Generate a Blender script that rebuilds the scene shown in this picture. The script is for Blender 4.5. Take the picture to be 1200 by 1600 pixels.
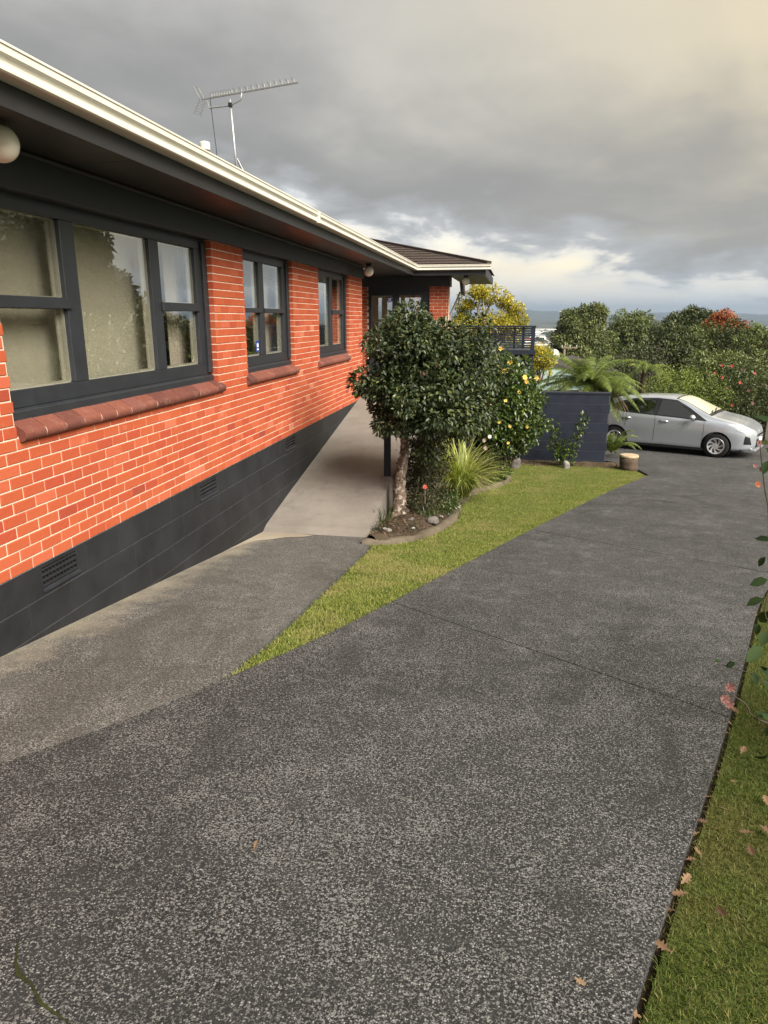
import bpy, bmesh, math, random
import numpy as np
from mathutils import Vector, Matrix
R = math.radians
random.seed(7); rng = np.random.default_rng(11)
for o in list(bpy.data.objects): bpy.data.objects.remove(o)
scene = bpy.context.scene
COL = scene.collection

# ------------------------------------------------------------------ camera
PITCH, YAW = 0.266479, 0.178842          # down, left of the house axis (+Y)
cam_d = bpy.data.cameras.new('camera'); cam = bpy.data.objects.new('camera', cam_d); COL.objects.link(cam)
cam_d.sensor_fit = 'VERTICAL'; cam_d.sensor_height = 32.0; cam_d.lens = 32.0 * 1110 / 1600
cam_d.clip_start = 0.05; cam_d.clip_end = 60000
cam.location = (0, 0, 0)
cam.rotation_euler = (math.pi / 2 - PITCH, 0, YAW)
scene.camera = cam

# ------------------------------------------------------------------ exposure
vs = scene.view_settings
vs.view_transform = 'Standard'; vs.look = 'None'; vs.exposure = 1.52; vs.gamma = 1.0; vs.use_curve_mapping = False

# ------------------------------------------------------------------ sun direction (low evening light from the right, a little behind the camera)
SUN_EL, SUN_AZ = R(40), R(128)           # azimuth clockwise from +Y
sun_dir = Vector((math.sin(SUN_AZ) * math.cos(SUN_EL), math.cos(SUN_AZ) * math.cos(SUN_EL), math.sin(SUN_EL)))
sd = bpy.data.lights.new('sun', 'SUN'); sd.energy = 3.7; sd.angle = R(40); sd.color = (1.0, 0.925, 0.82)
sun = bpy.data.objects.new('sun', sd); COL.objects.link(sun)
sun.rotation_euler = (-sun_dir).to_track_quat('-Z', 'Y').to_euler()

# ------------------------------------------------------------------ node helpers
class NT:
    def __init__(s, tree): s.t = tree; s.n = tree.nodes; s.l = tree.links
    def add(s, kind, **kw):
        n = s.n.new(kind)
        for k, v in kw.items():
            if k.startswith('i_'): n.inputs[k[2:].replace('_', ' ')].default_value = v
            else: setattr(n, k, v)
        return n
    def link(s, a, b): s.l.new(a, b)
    def put(s, v, sock):
        if isinstance(v, bpy.types.NodeSocket): s.l.new(v, sock)
        else: sock.default_value = v
    def math(s, op, a, b=0.0, c=0.0, clamp=False):
        n = s.n.new('ShaderNodeMath'); n.operation = op; n.use_clamp = clamp
        s.put(a, n.inputs[0]); s.put(b, n.inputs[1]); s.put(c, n.inputs[2]); return n.outputs[0]
    def mix(s, f, a, b, blend='MIX'):
        n = s.n.new('ShaderNodeMix'); n.data_type = 'RGBA'; n.blend_type = blend
        s.put(f, n.inputs[0]); s.put(a, n.inputs[6]); s.put(b, n.inputs[7]); return n.outputs[2]
    def ramp(s, f, stops, interp='LINEAR'):
        n = s.n.new('ShaderNodeValToRGB'); n.color_ramp.interpolation = interp
        e = n.color_ramp.elements
        while len(e) < len(stops): e.new(0.5)
        for x, (p, c) in zip(e, stops):
            x.position = p; x.color = c if len(c) == 4 else (*c, 1)
        s.put(f, n.inputs[0]); return n.outputs[0]
    def step(s, f, lo, hi):
        n = s.n.new('ShaderNodeMapRange'); n.interpolation_type = 'SMOOTHSTEP'
        s.put(f, n.inputs[0]); s.put(lo, n.inputs[1]); s.put(hi, n.inputs[2]); return n.outputs[0]
    def noise(s, vec, scale, detail=4, rough=0.55, dist=0.0, out=0):
        n = s.n.new('ShaderNodeTexNoise'); n.inputs['Scale'].default_value = scale; n.inputs['Detail'].default_value = detail
        n.inputs['Roughness'].default_value = rough; n.inputs['Distortion'].default_value = dist
        if vec is not None: s.l.new(vec, n.inputs['Vector'])
        return n.outputs[out]
    def voro(s, vec, scale, feature='F1', rnd=1.0):
        n = s.n.new('ShaderNodeTexVoronoi'); n.feature = feature; n.inputs['Scale'].default_value = scale; n.inputs['Randomness'].default_value = rnd
        if vec is not None: s.l.new(vec, n.inputs['Vector'])
        return n
    def bump(s, h, strength=0.3, dist=0.01):
        n = s.n.new('ShaderNodeBump'); n.inputs['Strength'].default_value = strength; n.inputs['Distance'].default_value = dist
        s.l.new(h, n.inputs['Height']); return n.outputs[0]
def c4(c): return (*c, 1.0)

# ------------------------------------------------------------------ world: evening sky under a broken cloud deck
w = bpy.data.worlds.new('World'); scene.world = w; w.use_nodes = True
w.node_tree.nodes.clear(); T = NT(w.node_tree)
outw = T.add('ShaderNodeOutputWorld'); bg = T.add('ShaderNodeBackground'); T.link(bg.outputs[0], outw.inputs[0])
tc = T.add('ShaderNodeTexCoord'); D = tc.outputs['Generated']
sx = T.add('ShaderNodeSeparateXYZ'); T.link(D, sx.inputs[0]); dx, dy, dz = sx.outputs
sky = T.add('ShaderNodeTexSky'); sky.sky_type = 'NISHITA'; sky.sun_disc = False
sky.sun_elevation = SUN_EL; sky.sun_rotation = SUN_AZ; sky.air_density = 1.2; sky.dust_density = 2.0
nish = T.mix(1.0, sky.outputs[0], (0.10, 0.10, 0.10, 1), 'MULTIPLY')
zz = T.math('ADD', T.math('MAXIMUM', dz, 0.0), 0.24)
cx = T.math('DIVIDE', dx, zz); cy = T.math('DIVIDE', dy, zz)
cb = T.add('ShaderNodeCombineXYZ'); T.put(cx, cb.inputs[0]); T.put(cy, cb.inputs[1]); P = cb.outputs[0]
n1 = T.noise(P, 0.95, 7, 0.52, 0.5)
n2 = T.noise(P, 3.4, 8, 0.58, 0.3)
st = T.add('ShaderNodeVectorMath', operation='MULTIPLY'); T.link(D, st.inputs[0]); st.inputs[1].default_value = (8, 8, 19)
n3 = T.noise(st.outputs[0], 1.0, 7, 0.55, 0.4)      # layered cumulus low over the horizon
nl = T.add('ShaderNodeMapping'); T.link(P, nl.inputs[0]); nl.inputs['Location'].default_value = (3.1, -2.0, 1.7)
n4 = T.noise(nl.outputs[0], 0.35, 5, 0.5, 0.2)
# clear band low on the horizon (sky light seen under the deck)
low = T.ramp(T.math('MULTIPLY', dz, 4.0), [(0.0, (0.62, 0.65, 0.67)), (0.10, (0.70, 0.70, 0.68)), (0.26, (0.90, 0.77, 0.54)), (0.46, (0.84, 0.76, 0.62)), (0.72, (0.52, 0.58, 0.66))])
low = T.mix(0.22, low, nish)
lowc = T.step(n3, 0.50, 0.66)
low = T.mix(T.math('MULTIPLY', lowc, 0.7), low, (0.36, 0.38, 0.405, 1))
lowp = T.step(n3, 0.36, 0.48)
low = T.mix(T.math('MULTIPLY', T.math('SUBTRACT', lowp, lowc, clamp=True), 0.35), low, (0.64, 0.57, 0.47, 1))
# the deck
dxc = T.math('MINIMUM', T.math('MAXIMUM', dx, -0.45), 0.30); edge = T.math('ADD', dz, T.math('MULTIPLY', dxc, 0.17))
edge = T.math('ADD', edge, T.math('MULTIPLY', T.math('SUBTRACT', n2, 0.5), 0.12))
edge = T.math('ADD', edge, T.math('MULTIPLY', T.math('SUBTRACT', n3, 0.5), 0.13))
deck = T.ramp(n1, [(0.30, (0.235, 0.234, 0.230)), (0.45, (0.295, 0.291, 0.280)), (0.58, (0.355, 0.346, 0.322)), (0.72, (0.43, 0.414, 0.373))])
deck = T.mix(T.math('MULTIPLY', T.step(n2, 0.40, 0.66), 0.35), deck, (0.33, 0.325, 0.31, 1))
gl = T.add('ShaderNodeVectorMath', operation='DOT_PRODUCT'); T.link(D, gl.inputs[0])
gl.inputs[1].default_value = Vector((0.72, 0.50, 0.50)).normalized()
glow = T.math('POWER', T.math('MAXIMUM', gl.outputs['Value'], 0.0), 4.0)
deck = T.mix(T.math('MULTIPLY', glow, T.math('ADD', 0.90, T.math('MULTIPLY', n1, 1.8)), clamp=True), deck, (0.56, 0.475, 0.305, 1))
# the underside of the deck darkens towards its ragged lower edge
und = T.math('SUBTRACT', 1.0, T.step(T.math('ADD', edge, T.math('MULTIPLY', T.math('SUBTRACT', n1, 0.5), 0.45)), 0.12, 0.34))
und = T.math('MULTIPLY', und, T.math('SUBTRACT', 1.0, T.math('MULTIPLY', T.step(dx, 0.30, 0.85), 0.8)))
deck = T.mix(T.math('MULTIPLY', und, 0.74), deck, (0.165, 0.164, 0.160, 1))
m = T.step(edge, 0.075, 0.100)
fr = T.math('MULTIPLY', T.step(edge, 0.05, 0.085), T.math('SUBTRACT', 1.0, T.step(edge, 0.085, 0.14)))
skyc = T.mix(m, low, deck)
skyc = T.mix(T.math('MULTIPLY', fr, 0.42), skyc, (0.46, 0.49, 0.52, 1))
T.link(skyc, bg.inputs['Color']); bg.inputs['Strength'].default_value = 0.62

# ------------------------------------------------------------------ materials
MAT = {}
def new_mat(name):
    m = bpy.data.materials.new(name); m.use_nodes = True; m.node_tree.nodes.clear(); t = NT(m.node_tree)
    out = t.add('ShaderNodeOutputMaterial'); MAT[name] = m; return m, t, out
def pbsdf(t, out, col, rough=0.6, spec=0.5, metal=0.0, normal=None, coat=0.0):
    b = t.add('ShaderNodeBsdfPrincipled'); t.put(col if not isinstance(col, tuple) else c4(col[:3]), b.inputs['Base Color'])
    t.put(rough, b.inputs['Roughness']); t.put(metal, b.inputs['Metallic']); b.inputs['Specular IOR Level'].default_value = spec
    b.inputs['Coat Weight'].default_value = coat
    if normal is not None: t.link(normal, b.inputs['Normal'])
    t.link(b.outputs[0], out.inputs[0]); return b
def objco(t): return t.add('ShaderNodeTexCoord').outputs['Object']
def geopos(t): return t.add('ShaderNodeNewGeometry').outputs['Position']
def island_rand(t):
    g = t.add('ShaderNodeNewGeometry').outputs['Random Per Island']; o = t.add('ShaderNodeObjectInfo').outputs['Random']
    return t.math('FRACT', t.math('ADD', g, o))
def simple(name, col, rough=0.6, spec=0.5, metal=0.0, var=0.12, scale=6.0, bump=0.0, bscale=60.0, coat=0.0):
    m, t, out = new_mat(name); p = geopos(t)
    n = t.noise(p, scale, 5, 0.6); d = tuple(c * (1 - var) for c in col); l = tuple(min(1, c * (1 + var)) for c in col)
    colr = t.ramp(n, [(0.3, d), (0.7, l)]); nor = None
    if bump > 0: nor = t.bump(t.noise(p, bscale, 4, 0.6), bump, 0.004)
    r = t.math('ADD', rough - 0.06, t.math('MULTIPLY', n, 0.12))
    pbsdf(t, out, colr, r, spec, metal, nor, coat); return m

def mat_brick():
    m, t, out = new_mat('brick'); p = geopos(t); r = island_rand(t)
    base = t.ramp(r, [(0.0, (0.22, 0.040, 0.022)), (0.02, (0.31, 0.050, 0.023)), (0.12, (0.325, 0.061, 0.024)), (0.75, (0.355, 0.076, 0.028)), (0.97, (0.40, 0.092, 0.045)), (1.0, (0.43, 0.16, 0.095))])
    n = t.noise(p, 9, 5, 0.65); base = t.mix(t.math('MULTIPLY', t.step(n, 0.55, 0.80), 0.30), base, (0.28, 0.055, 0.030, 1))
    f = t.noise(p, 140, 3, 0.6); base = t.mix(t.math('MULTIPLY', t.step(f, 0.55, 0.75), 0.25), base, (0.70, 0.26, 0.14, 1))
    sm = t.noise(p, 5, 3, 0.5); base = t.mix(t.math('MULTIPLY', t.step(sm, 0.66, 0.78), 0.22), base, (0.66, 0.34, 0.24, 1))
    wz = t.noise(p, 1.1, 6, 0.68, 0.7); base = t.mix(t.math('MULTIPLY', t.step(wz, 0.50, 0.74), 0.30), base, (0.25, 0.050, 0.026, 1))
    nor = t.bump(t.math('ADD', t.noise(p, 90, 5, 0.65), t.noise(p, 28, 4, 0.6)), 0.5, 0.005)
    pbsdf(t, out, base, 0.82, 0.3, 0, nor)
def mat_sillbrick():
    m, t, out = new_mat('sill_brick'); p = geopos(t); r = island_rand(t)
    base = t.ramp(r, [(0.0, (0.085, 0.028, 0.022)), (0.4, (0.125, 0.040, 0.029)), (0.8, (0.165, 0.054, 0.036)), (1.0, (0.115, 0.046, 0.043))])
    n = t.noise(p, 11, 5, 0.65); base = t.mix(t.math('MULTIPLY', t.step(n, 0.5, 0.75), 0.5), base, (0.24, 0.12, 0.095, 1))
    f = t.noise(p, 60, 3, 0.6); base = t.mix(t.math('MULTIPLY', t.step(f, 0.62, 0.72), 0.35), base, (0.42, 0.27, 0.21, 1))
    pbsdf(t, out, base, 0.6, 0.4, 0, t.bump(t.noise(p, 70, 4, 0.6), 0.3, 0.004))
def mat_foliage(name, dark, light, tip=None, rough=0.45, trans=0.25, spec=0.35, hue_noise=1.2):
    m, t, out = new_mat(name); p = geopos(t); r = island_rand(t)
    col = t.ramp(r, [(0.0, dark), (0.75, light), (1.0, tip or light)])
    n = t.noise(p, hue_noise, 3, 0.5); col = t.mix(t.math('MULTIPLY', t.step(n, 0.4, 0.7), 0.45), col, c4(dark))
    b = t.add('ShaderNodeBsdfPrincipled'); t.link(col, b.inputs['Base Color']); b.inputs['Roughness'].default_value = rough; b.inputs['Specular IOR Level'].default_value = spec
    tr = t.add('ShaderNodeBsdfTranslucent'); t.link(t.mix(1.0, col, (1.3, 1.5, 0.6, 1), 'MULTIPLY'), tr.inputs[0])
    mx = t.add('ShaderNodeMixShader'); mx.inputs[0].default_value = trans; t.link(b.outputs[0], mx.inputs[1]); t.link(tr.outputs[0], mx.inputs[2])
    t.link(mx.outputs[0], out.inputs[0])
def mat_aggregate(name, dark, mid, lightc, worn, cover=0.62, bs=95.0, warm=None, wallstain=False):
    m, t, out = new_mat(name); p = geopos(t)
    nd = t.noise(p, bs * 0.55, 3, 0.6, 0, out=1); of = t.add('ShaderNodeVectorMath', operation='MULTIPLY_ADD'); t.link(nd, of.inputs[0]); of.inputs[1].default_value = (1.1 / bs,) * 3; t.link(p, of.inputs[2]); pv = of.outputs[0]
    big = t.noise(p, 0.9, 6, 0.6); med = t.noise(p, 5.0, 5, 0.62); fine = t.noise(p, 38, 4, 0.6)
    v = t.voro(pv, bs); cell = t.add('ShaderNodeSeparateColor'); t.link(v.outputs['Color'], cell.inputs[0])
    v2 = t.voro(pv, bs * 1.9); cell2 = t.add('ShaderNodeSeparateColor'); t.link(v2.outputs['Color'], cell2.inputs[0])
    grit = t.noise(pv, bs * 0.80, 5, 0.72, 0.6)
    wear = t.math('ADD', t.math('MULTIPLY', t.math('SUBTRACT', big, 0.5), 0.11), t.math('MULTIPLY', t.math('SUBTRACT', med, 0.5), 0.19))
    gm = t.step(t.math('SUBTRACT', grit, wear), 0.495 + (cover - 0.6) * 0.5, 0.595 + (cover - 0.6) * 0.5)
    body = t.mix(t.step(med, 0.35, 0.7), c4(dark), c4(mid))
    col = t.mix(gm, body, c4(tuple(c * 0.56 for c in lightc)))
    thr = t.math('ADD', cover + 0.17, t.math('MULTIPLY', wear, 0.8))
    stone = t.math('MULTIPLY', t.math('GREATER_THAN', cell.outputs[0], thr), t.math('SUBTRACT', 1.0, t.step(v.outputs['Distance'], 0.25, 0.50)))
    stone2 = t.math('MULTIPLY', t.math('GREATER_THAN', cell2.outputs[1], 0.55), t.math('SUBTRACT', 1.0, t.step(v2.outputs['Distance'], 0.25, 0.50)))
    col = t.mix(t.math('MULTIPLY', stone2, 0.35), col, c4(dark))
    sc = t.mix(cell.outputs[2], c4(tuple(c * 0.5 for c in lightc)), c4(tuple(c * 1.15 for c in lightc)))
    col = t.mix(t.math('MULTIPLY', stone, 0.85), col, sc)
    blot = t.noise(p, 0.8, 8, 0.72, 1.2); col = t.mix(t.math('MULTIPLY', t.step(blot, 0.50, 0.66), 0.50), col, c4(tuple(c * 1.5 for c in dark)))
    col = t.mix(t.math('MULTIPLY', t.step(big, 0.52, 0.72), worn), col, c4(mid))
    if warm: col = t.mix(t.math('MULTIPLY', t.step(t.noise(p, 2.2, 5, 0.6), 0.45, 0.75), 0.5), col, c4(warm))
    if wallstain:      # lime wash-off on the slab along the foot of the house wall
        xx = t.add('ShaderNodeSeparateXYZ'); t.link(p, xx.inputs[0]); ed = t.math('ADD', xx.outputs[0], t.math('MULTIPLY', t.math('SUBTRACT', t.noise(p, 2.5, 5, 0.65), 0.5), 0.9))
        col = t.mix(t.math('MULTIPLY', t.math('SUBTRACT', 1.0, t.step(ed, -3.42, -2.95)), 0.55), col, (0.27, 0.235, 0.18, 1))
    hgt = t.math('ADD', t.math('MULTIPLY', t.math('SUBTRACT', 1.0, v.outputs['Distance']), 0.6), fine)
    pbsdf(t, out, col, 0.85, 0.25, 0, t.bump(hgt, 0.55, 0.006))
def mat_concrete(name, a, b, stain):
    m, t, out = new_mat(name); p = geopos(t)
    n = t.noise(p, 1.6, 7, 0.65); f = t.noise(p, 60, 4, 0.6); s = t.noise(p, 3.6, 5, 0.7, 0.6)
    col = t.mix(t.step(n, 0.3, 0.7), c4(a), c4(b)); col = t.mix(t.math('MULTIPLY', t.step(s, 0.52, 0.72), 0.45), col, c4(stain))
    col = t.mix(t.math('MULTIPLY', t.step(f, 0.5, 0.8), 0.25), col, c4(tuple(c * 0.6 for c in a)))
    pbsdf(t, out, col, 0.9, 0.2, 0, t.bump(t.math('ADD', f, t.math('MULTIPLY', t.noise(p, 14, 4, 0.6), 2.0)), 0.4, 0.004))
def mat_soil(name, a, b, c):
    m, t, out = new_mat(name); p = geopos(t)
    n = t.noise(p, 3.0, 6, 0.65); f = t.noise(p, 45, 5, 0.7)
    col = t.mix(t.step(n, 0.35, 0.65), c4(a), c4(b)); col = t.mix(t.math('MULTIPLY', t.step(f, 0.52, 0.7), 0.6), col, c4(c))
    pbsdf(t, out, col, 0.95, 0.1, 0, t.bump(f, 0.9, 0.03))
def mat_glass(name, ior=1.9, tint=(0.9, 0.92, 0.9)):
    m, t, out = new_mat(name)
    ge = t.add('ShaderNodeNewGeometry'); dt = t.add('ShaderNodeVectorMath', operation='DOT_PRODUCT'); t.link(ge.outputs['Normal'], dt.inputs[0]); t.link(ge.outputs['Incoming'], dt.inputs[1])
    r0 = ((ior - 1) / (ior + 1)) ** 2; sch = t.math('ADD', r0, t.math('MULTIPLY', 1 - r0, t.math('POWER', t.math('SUBTRACT', 1.0, t.math('ABSOLUTE', dt.outputs['Value']), clamp=True), 5.0)))
    g = t.add('ShaderNodeBsdfGlossy'); g.inputs['Roughness'].default_value = 0.004; g.inputs['Color'].default_value = (0.96, 0.97, 0.97, 1)
    tr = t.add('ShaderNodeBsdfTransparent'); tr.inputs[0].default_value = c4(tint)
    mx = t.add('ShaderNodeMixShader'); t.link(sch, mx.inputs[0]); t.link(tr.outputs[0], mx.inputs[1]); t.link(g.outputs[0], mx.inputs[2])
    nr = t.bump(t.noise(geopos(t), 1.6, 2, 0.4), 0.03, 0.02); t.link(nr, g.inputs['Normal'])
    t.link(mx.outputs[0], out.inputs[0])
def mat_grass(name, cols):
    m, t, out = new_mat(name); p = geopos(t); r = t.add('ShaderNodeNewGeometry').outputs['Random Per Island']
    col = t.ramp(r, [(0.0, cols[0]), (0.45, cols[1]), (0.8, cols[2]), (1.0, cols[3])])
    n = t.noise(p, 1.7, 5, 0.6); col = t.mix(t.math('MULTIPLY', t.step(n, 0.46, 0.66), 0.75), col, c4(cols[4])); n2_ = t.noise(p, 4.3, 4, 0.6); col = t.mix(t.math('MULTIPLY', t.step(n2_, 0.56, 0.70), 0.55), col, c4(cols[0]))
    b = t.add('ShaderNodeBsdfPrincipled'); t.link(col, b.inputs['Base Color']); b.inputs['Roughness'].default_value = 0.6; b.inputs['Specular IOR Level'].default_value = 0.2
    tr = t.add('ShaderNodeBsdfTranslucent'); t.link(col, tr.inputs[0])
    mx = t.add('ShaderNodeMixShader'); mx.inputs[0].default_value = 0.3; t.link(b.outputs[0], mx.inputs[1]); t.link(tr.outputs[0], mx.inputs[2]); t.link(mx.outputs[0], out.inputs[0])
def mat_terrain():
    m, t, out = new_mat('terrain'); p = geopos(t)
    n = t.noise(p, 0.004, 8, 0.62); f = t.noise(p, 0.03, 6, 0.6); g = t.noise(p, 0.6, 5, 0.6)
    col = t.ramp(n, [(0.30, (0.036, 0.042, 0.030)), (0.45, (0.055, 0.060, 0.044)), (0.56, (0.10, 0.102, 0.070)), (0.70, (0.050, 0.055, 0.042))])
    col = t.mix(t.math('MULTIPLY', t.step(f, 0.5, 0.62), 0.7), col, (0.030, 0.042, 0.020, 1))
    col = t.mix(t.math('MULTIPLY', t.step(g, 0.45, 0.7), 0.3), col, (0.10, 0.085, 0.045, 1))
    pbsdf(t, out, col, 0.95, 0.05)
mat_brick(); mat_sillbrick(); mat_terrain()
simple('mortar', (0.64, 0.52, 0.42), 0.95, 0.1, var=0.12, scale=12, bump=0.4)
simple('frame_paint', (0.019, 0.022, 0.027), 0.42, 0.45, var=0.15, scale=8, bump=0.08, bscale=40)
simple('soffit_paint', (0.015, 0.012, 0.011), 0.40, 0.5, var=0.2, scale=3)
simple('fascia_paint', (0.022, 0.0225, 0.025), 0.5, 0.4, var=0.18, scale=5, bump=0.06)
simple('block_paint', (0.0135, 0.0145, 0.017), 0.6, 0.35, var=0.4, scale=2.2, bump=0.25, bscale=45)
simple('navy_paint', (0.0125, 0.0165, 0.029), 0.5, 0.35, var=0.18, scale=5, bump=0.2, bscale=45)
simple('block_joint', (0.052, 0.055, 0.062), 0.7, 0.3, var=0.3, scale=9)  # paler than the block paint: light caught along the joints, put into the colour
simple('gutter_cream', (0.60, 0.58, 0.51), 0.33, 0.5, var=0.05, scale=4)
simple('far_cream_', (.32, .25, .19), .8, .2); simple('cream_paint', (0.48, 0.45, 0.37), 0.5, 0.4, var=0.06, scale=6)
simple('interior_wall', (0.45, 0.40, 0.30), 0.9, 0.1, var=0.08)
simple('blind_fabric', (0.62, 0.57, 0.45), 0.9, 0.1, var=0.06, scale=2)
simple('net_curtain', (0.62, 0.54, 0.44), 0.9, 0.1, var=0.06, scale=2)
simple('vent_dark', (0.010, 0.011, 0.013), 0.6, 0.3)
simple('globe_glass', (0.74, 0.70, 0.60), 0.16, 0.55, var=0.03, scale=2)
simple('galvanised', (0.42, 0.43, 0.44), 0.45, 0.5, 0.7, var=0.12, scale=20)
simple('aluminium', (0.34, 0.34, 0.33), 0.4, 0.5, 0.8, var=0.1, scale=20)
simple('black_plastic', (0.012, 0.012, 0.013), 0.5, 0.4)
simple('sticker_blue', (0.025, 0.05, 0.24), 0.4, 0.5); simple('sticker_white', (0.75, 0.76, 0.80), 0.5, 0.4)
simple('roof_tile', (0.046, 0.034, 0.028), 0.8, 0.25, var=0.35, scale=14, bump=0.5, bscale=70)
simple('wood_pole', (0.20, 0.16, 0.12), 0.85, 0.2, var=0.2, scale=8)
simple('rock', (0.11, 0.10, 0.09), 0.85, 0.25, var=0.35, scale=9, bump=0.5, bscale=40)
simple('pebble_pale', (0.19, 0.18, 0.165), 0.8, 0.3, var=0.3, scale=12, bump=0.4)
simple('stump_wood', (0.36, 0.28, 0.185), 0.8, 0.2, var=0.2, scale=14, bump=0.3)
simple('stump_bark', (0.085, 0.062, 0.045), 0.9, 0.1, var=0.3, scale=20, bump=0.7, bscale=35)
simple('dark_stem', (0.05, 0.04, 0.03), 0.8, 0.2, var=0.3, scale=14)
simple('fence_wood', (0.12, 0.105, 0.09), 0.85, 0.2, var=0.25, scale=6)
simple('moss', (0.026, 0.028, 0.010), 0.95, 0.1, var=0.4, scale=30, bump=0.6)
mat_concrete('ramp_concrete', (0.150, 0.134, 0.118), (0.190, 0.172, 0.153), (0.105, 0.093, 0.081))
mat_concrete('patch_concrete', (0.23, 0.20, 0.155), (0.29, 0.255, 0.20), (0.17, 0.147, 0.115))
mat_concrete('kerb_concrete', (0.070, 0.056, 0.038), (0.125, 0.105, 0.078), (0.040, 0.038, 0.020))
mat_aggregate('drive_aggregate', (0.0110, 0.0114, 0.0118), (0.026, 0.0265, 0.0268), (0.285, 0.287, 0.284), 0.06, 0.622, 125)
mat_aggregate('path_aggregate', (0.028, 0.027, 0.025), (0.056, 0.054, 0.050), (0.33, 0.325, 0.31), 0.10, 0.585, 118, warm=(0.080, 0.076, 0.069), wallstain=True)
mat_soil('garden_soil', (0.045, 0.032, 0.022), (0.07, 0.052, 0.036), (0.15, 0.12, 0.085))
mat_soil('mulch', (0.075, 0.055, 0.035), (0.11, 0.085, 0.05), (0.17, 0.14, 0.08))
mat_soil('lawn_earth', (0.060, 0.080, 0.018), (0.095, 0.110, 0.030), (0.13, 0.13, 0.045))
mat_glass('window_glass', 3.0, (0.96, 0.97, 0.96))
mat_glass('car_glass', 2.1, (0.10, 0.105, 0.105))
mat_grass('grass', [(0.085, 0.125, 0.024), (0.155, 0.200, 0.036), (0.24, 0.27, 0.060), (0.42, 0.38, 0.16), (0.30, 0.275, 0.105)])
mat_grass('grass_shade_tinted', [(0.034, 0.060, 0.010), (0.062, 0.096, 0.014), (0.105, 0.130, 0.024), (0.22, 0.19, 0.075), (0.115, 0.092, 0.034)])  # darker grass with brown patches; the verge's shade is put into these colours
mat_foliage('camellia_leaf', (0.014, 0.026, 0.009), (0.048, 0.068, 0.024), (0.14, 0.155, 0.050), 0.42, 0.10, 0.42)
mat_foliage('dark_green_leaf', (0.010, 0.020, 0.008), (0.022, 0.042, 0.014), (0.030, 0.048, 0.016), 0.75, 0.1, 0.1)  # dull dark green of the verge shrub's own leaves
mat_foliage('hibiscus_leaf', (0.021, 0.039, 0.009), (0.057, 0.092, 0.016), (0.138, 0.184, 0.029), 0.32, 0.18, 0.5)
mat_foliage('strappy_leaf', (0.125, 0.163, 0.031), (0.325, 0.350, 0.088), (0.600, 0.575, 0.213), 0.4, 0.25)
mat_foliage('understory_leaf', (0.022, 0.030, 0.012), (0.060, 0.062, 0.025), (0.11, 0.075, 0.04), 0.5, 0.15)
mat_foliage('fern_frond', (0.054, 0.086, 0.020), (0.141, 0.184, 0.037), (0.257, 0.269, 0.060), 0.5, 0.25)
mat_foliage('dead_frond', (0.13, 0.085, 0.045), (0.30, 0.21, 0.12), (0.45, 0.35, 0.22), 0.8, 0.1)
mat_foliage('hedge_leaf', (0.078, 0.111, 0.022), (0.199, 0.255, 0.048), (0.354, 0.376, 0.078), 0.5, 0.2)
mat_foliage('camellia_far_leaf', (0.028, 0.042, 0.014), (0.070, 0.092, 0.028), (0.168, 0.168, 0.063), 0.4, 0.15)
mat_foliage('twig', (0.088, 0.077, 0.064), (0.192, 0.168, 0.131), (0.272, 0.240, 0.176), 0.8, 0.05)
mat_foliage('euc_leaf', (0.059, 0.078, 0.027), (0.161, 0.188, 0.069), (0.321, 0.321, 0.115), 0.5, 0.15, hue_noise=0.6)
mat_foliage('broad_leaf', (0.061, 0.081, 0.026), (0.143, 0.173, 0.061), (0.244, 0.254, 0.091), 0.5, 0.15, hue_noise=0.5)
mat_foliage('dark_tree_leaf', (0.031, 0.043, 0.015), (0.073, 0.091, 0.031), (0.130, 0.137, 0.049), 0.5, 0.12, hue_noise=0.5)
mat_foliage('evergreen_leaf', (0.014, 0.017, 0.008), (0.020, 0.024, 0.010), (0.026, 0.030, 0.012), 0.6, 0.1)
mat_foliage('rust_leaf', (0.213, 0.062, 0.022), (0.375, 0.112, 0.037), (0.500, 0.188, 0.062), 0.6, 0.2)
mat_foliage('yellow_leaf', (0.159, 0.159, 0.022), (0.432, 0.355, 0.038), (0.788, 0.600, 0.075), 0.5, 0.3, hue_noise=0.8)
mat_foliage('purple_leaf', (0.036, 0.031, 0.026), (0.081, 0.073, 0.057), (0.117, 0.104, 0.078), 0.6, 0.1)
mat_foliage('litter', (0.035, 0.024, 0.016), (0.12, 0.080, 0.050), (0.26, 0.18, 0.12), 0.8, 0.1)
mat_foliage('dry_leaf', (0.09, 0.050, 0.028), (0.20, 0.125, 0.070), (0.32, 0.23, 0.14), 0.7, 0.15)
mat_foliage('yellow_petal', (0.75, 0.50, 0.09), (0.85, 0.62, 0.16), (0.88, 0.70, 0.28), 0.6, 0.2)
mat_foliage('red_petal', (0.36, 0.045, 0.03), (0.46, 0.08, 0.055), (0.50, 0.16, 0.11), 0.6, 0.15)
mat_foliage('pale_petal', (0.62, 0.45, 0.42), (0.72, 0.58, 0.55), (0.78, 0.70, 0.66), 0.6, 0.15)
mat_foliage('old_pink', (0.15, 0.065, 0.058), (0.21, 0.10, 0.09), (0.27, 0.15, 0.13), 0.7, 0.15)
def mat_bark(name, a, b, lich):
    m, t, out = new_mat(name); p = geopos(t)
    n = t.noise(p, 9, 5, 0.65, 0.4); f = t.noise(p, 55, 4, 0.6)
    col = t.mix(t.step(n, 0.36, 0.62), c4(a), c4(b)); col = t.mix(t.math('MULTIPLY', t.step(t.noise(p, 16, 4, 0.6), 0.52, 0.62), 0.85), col, c4(lich))
    pbsdf(t, out, col, 0.9, 0.15, 0, t.bump(t.math('ADD', f, n), 0.7, 0.012))
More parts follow.
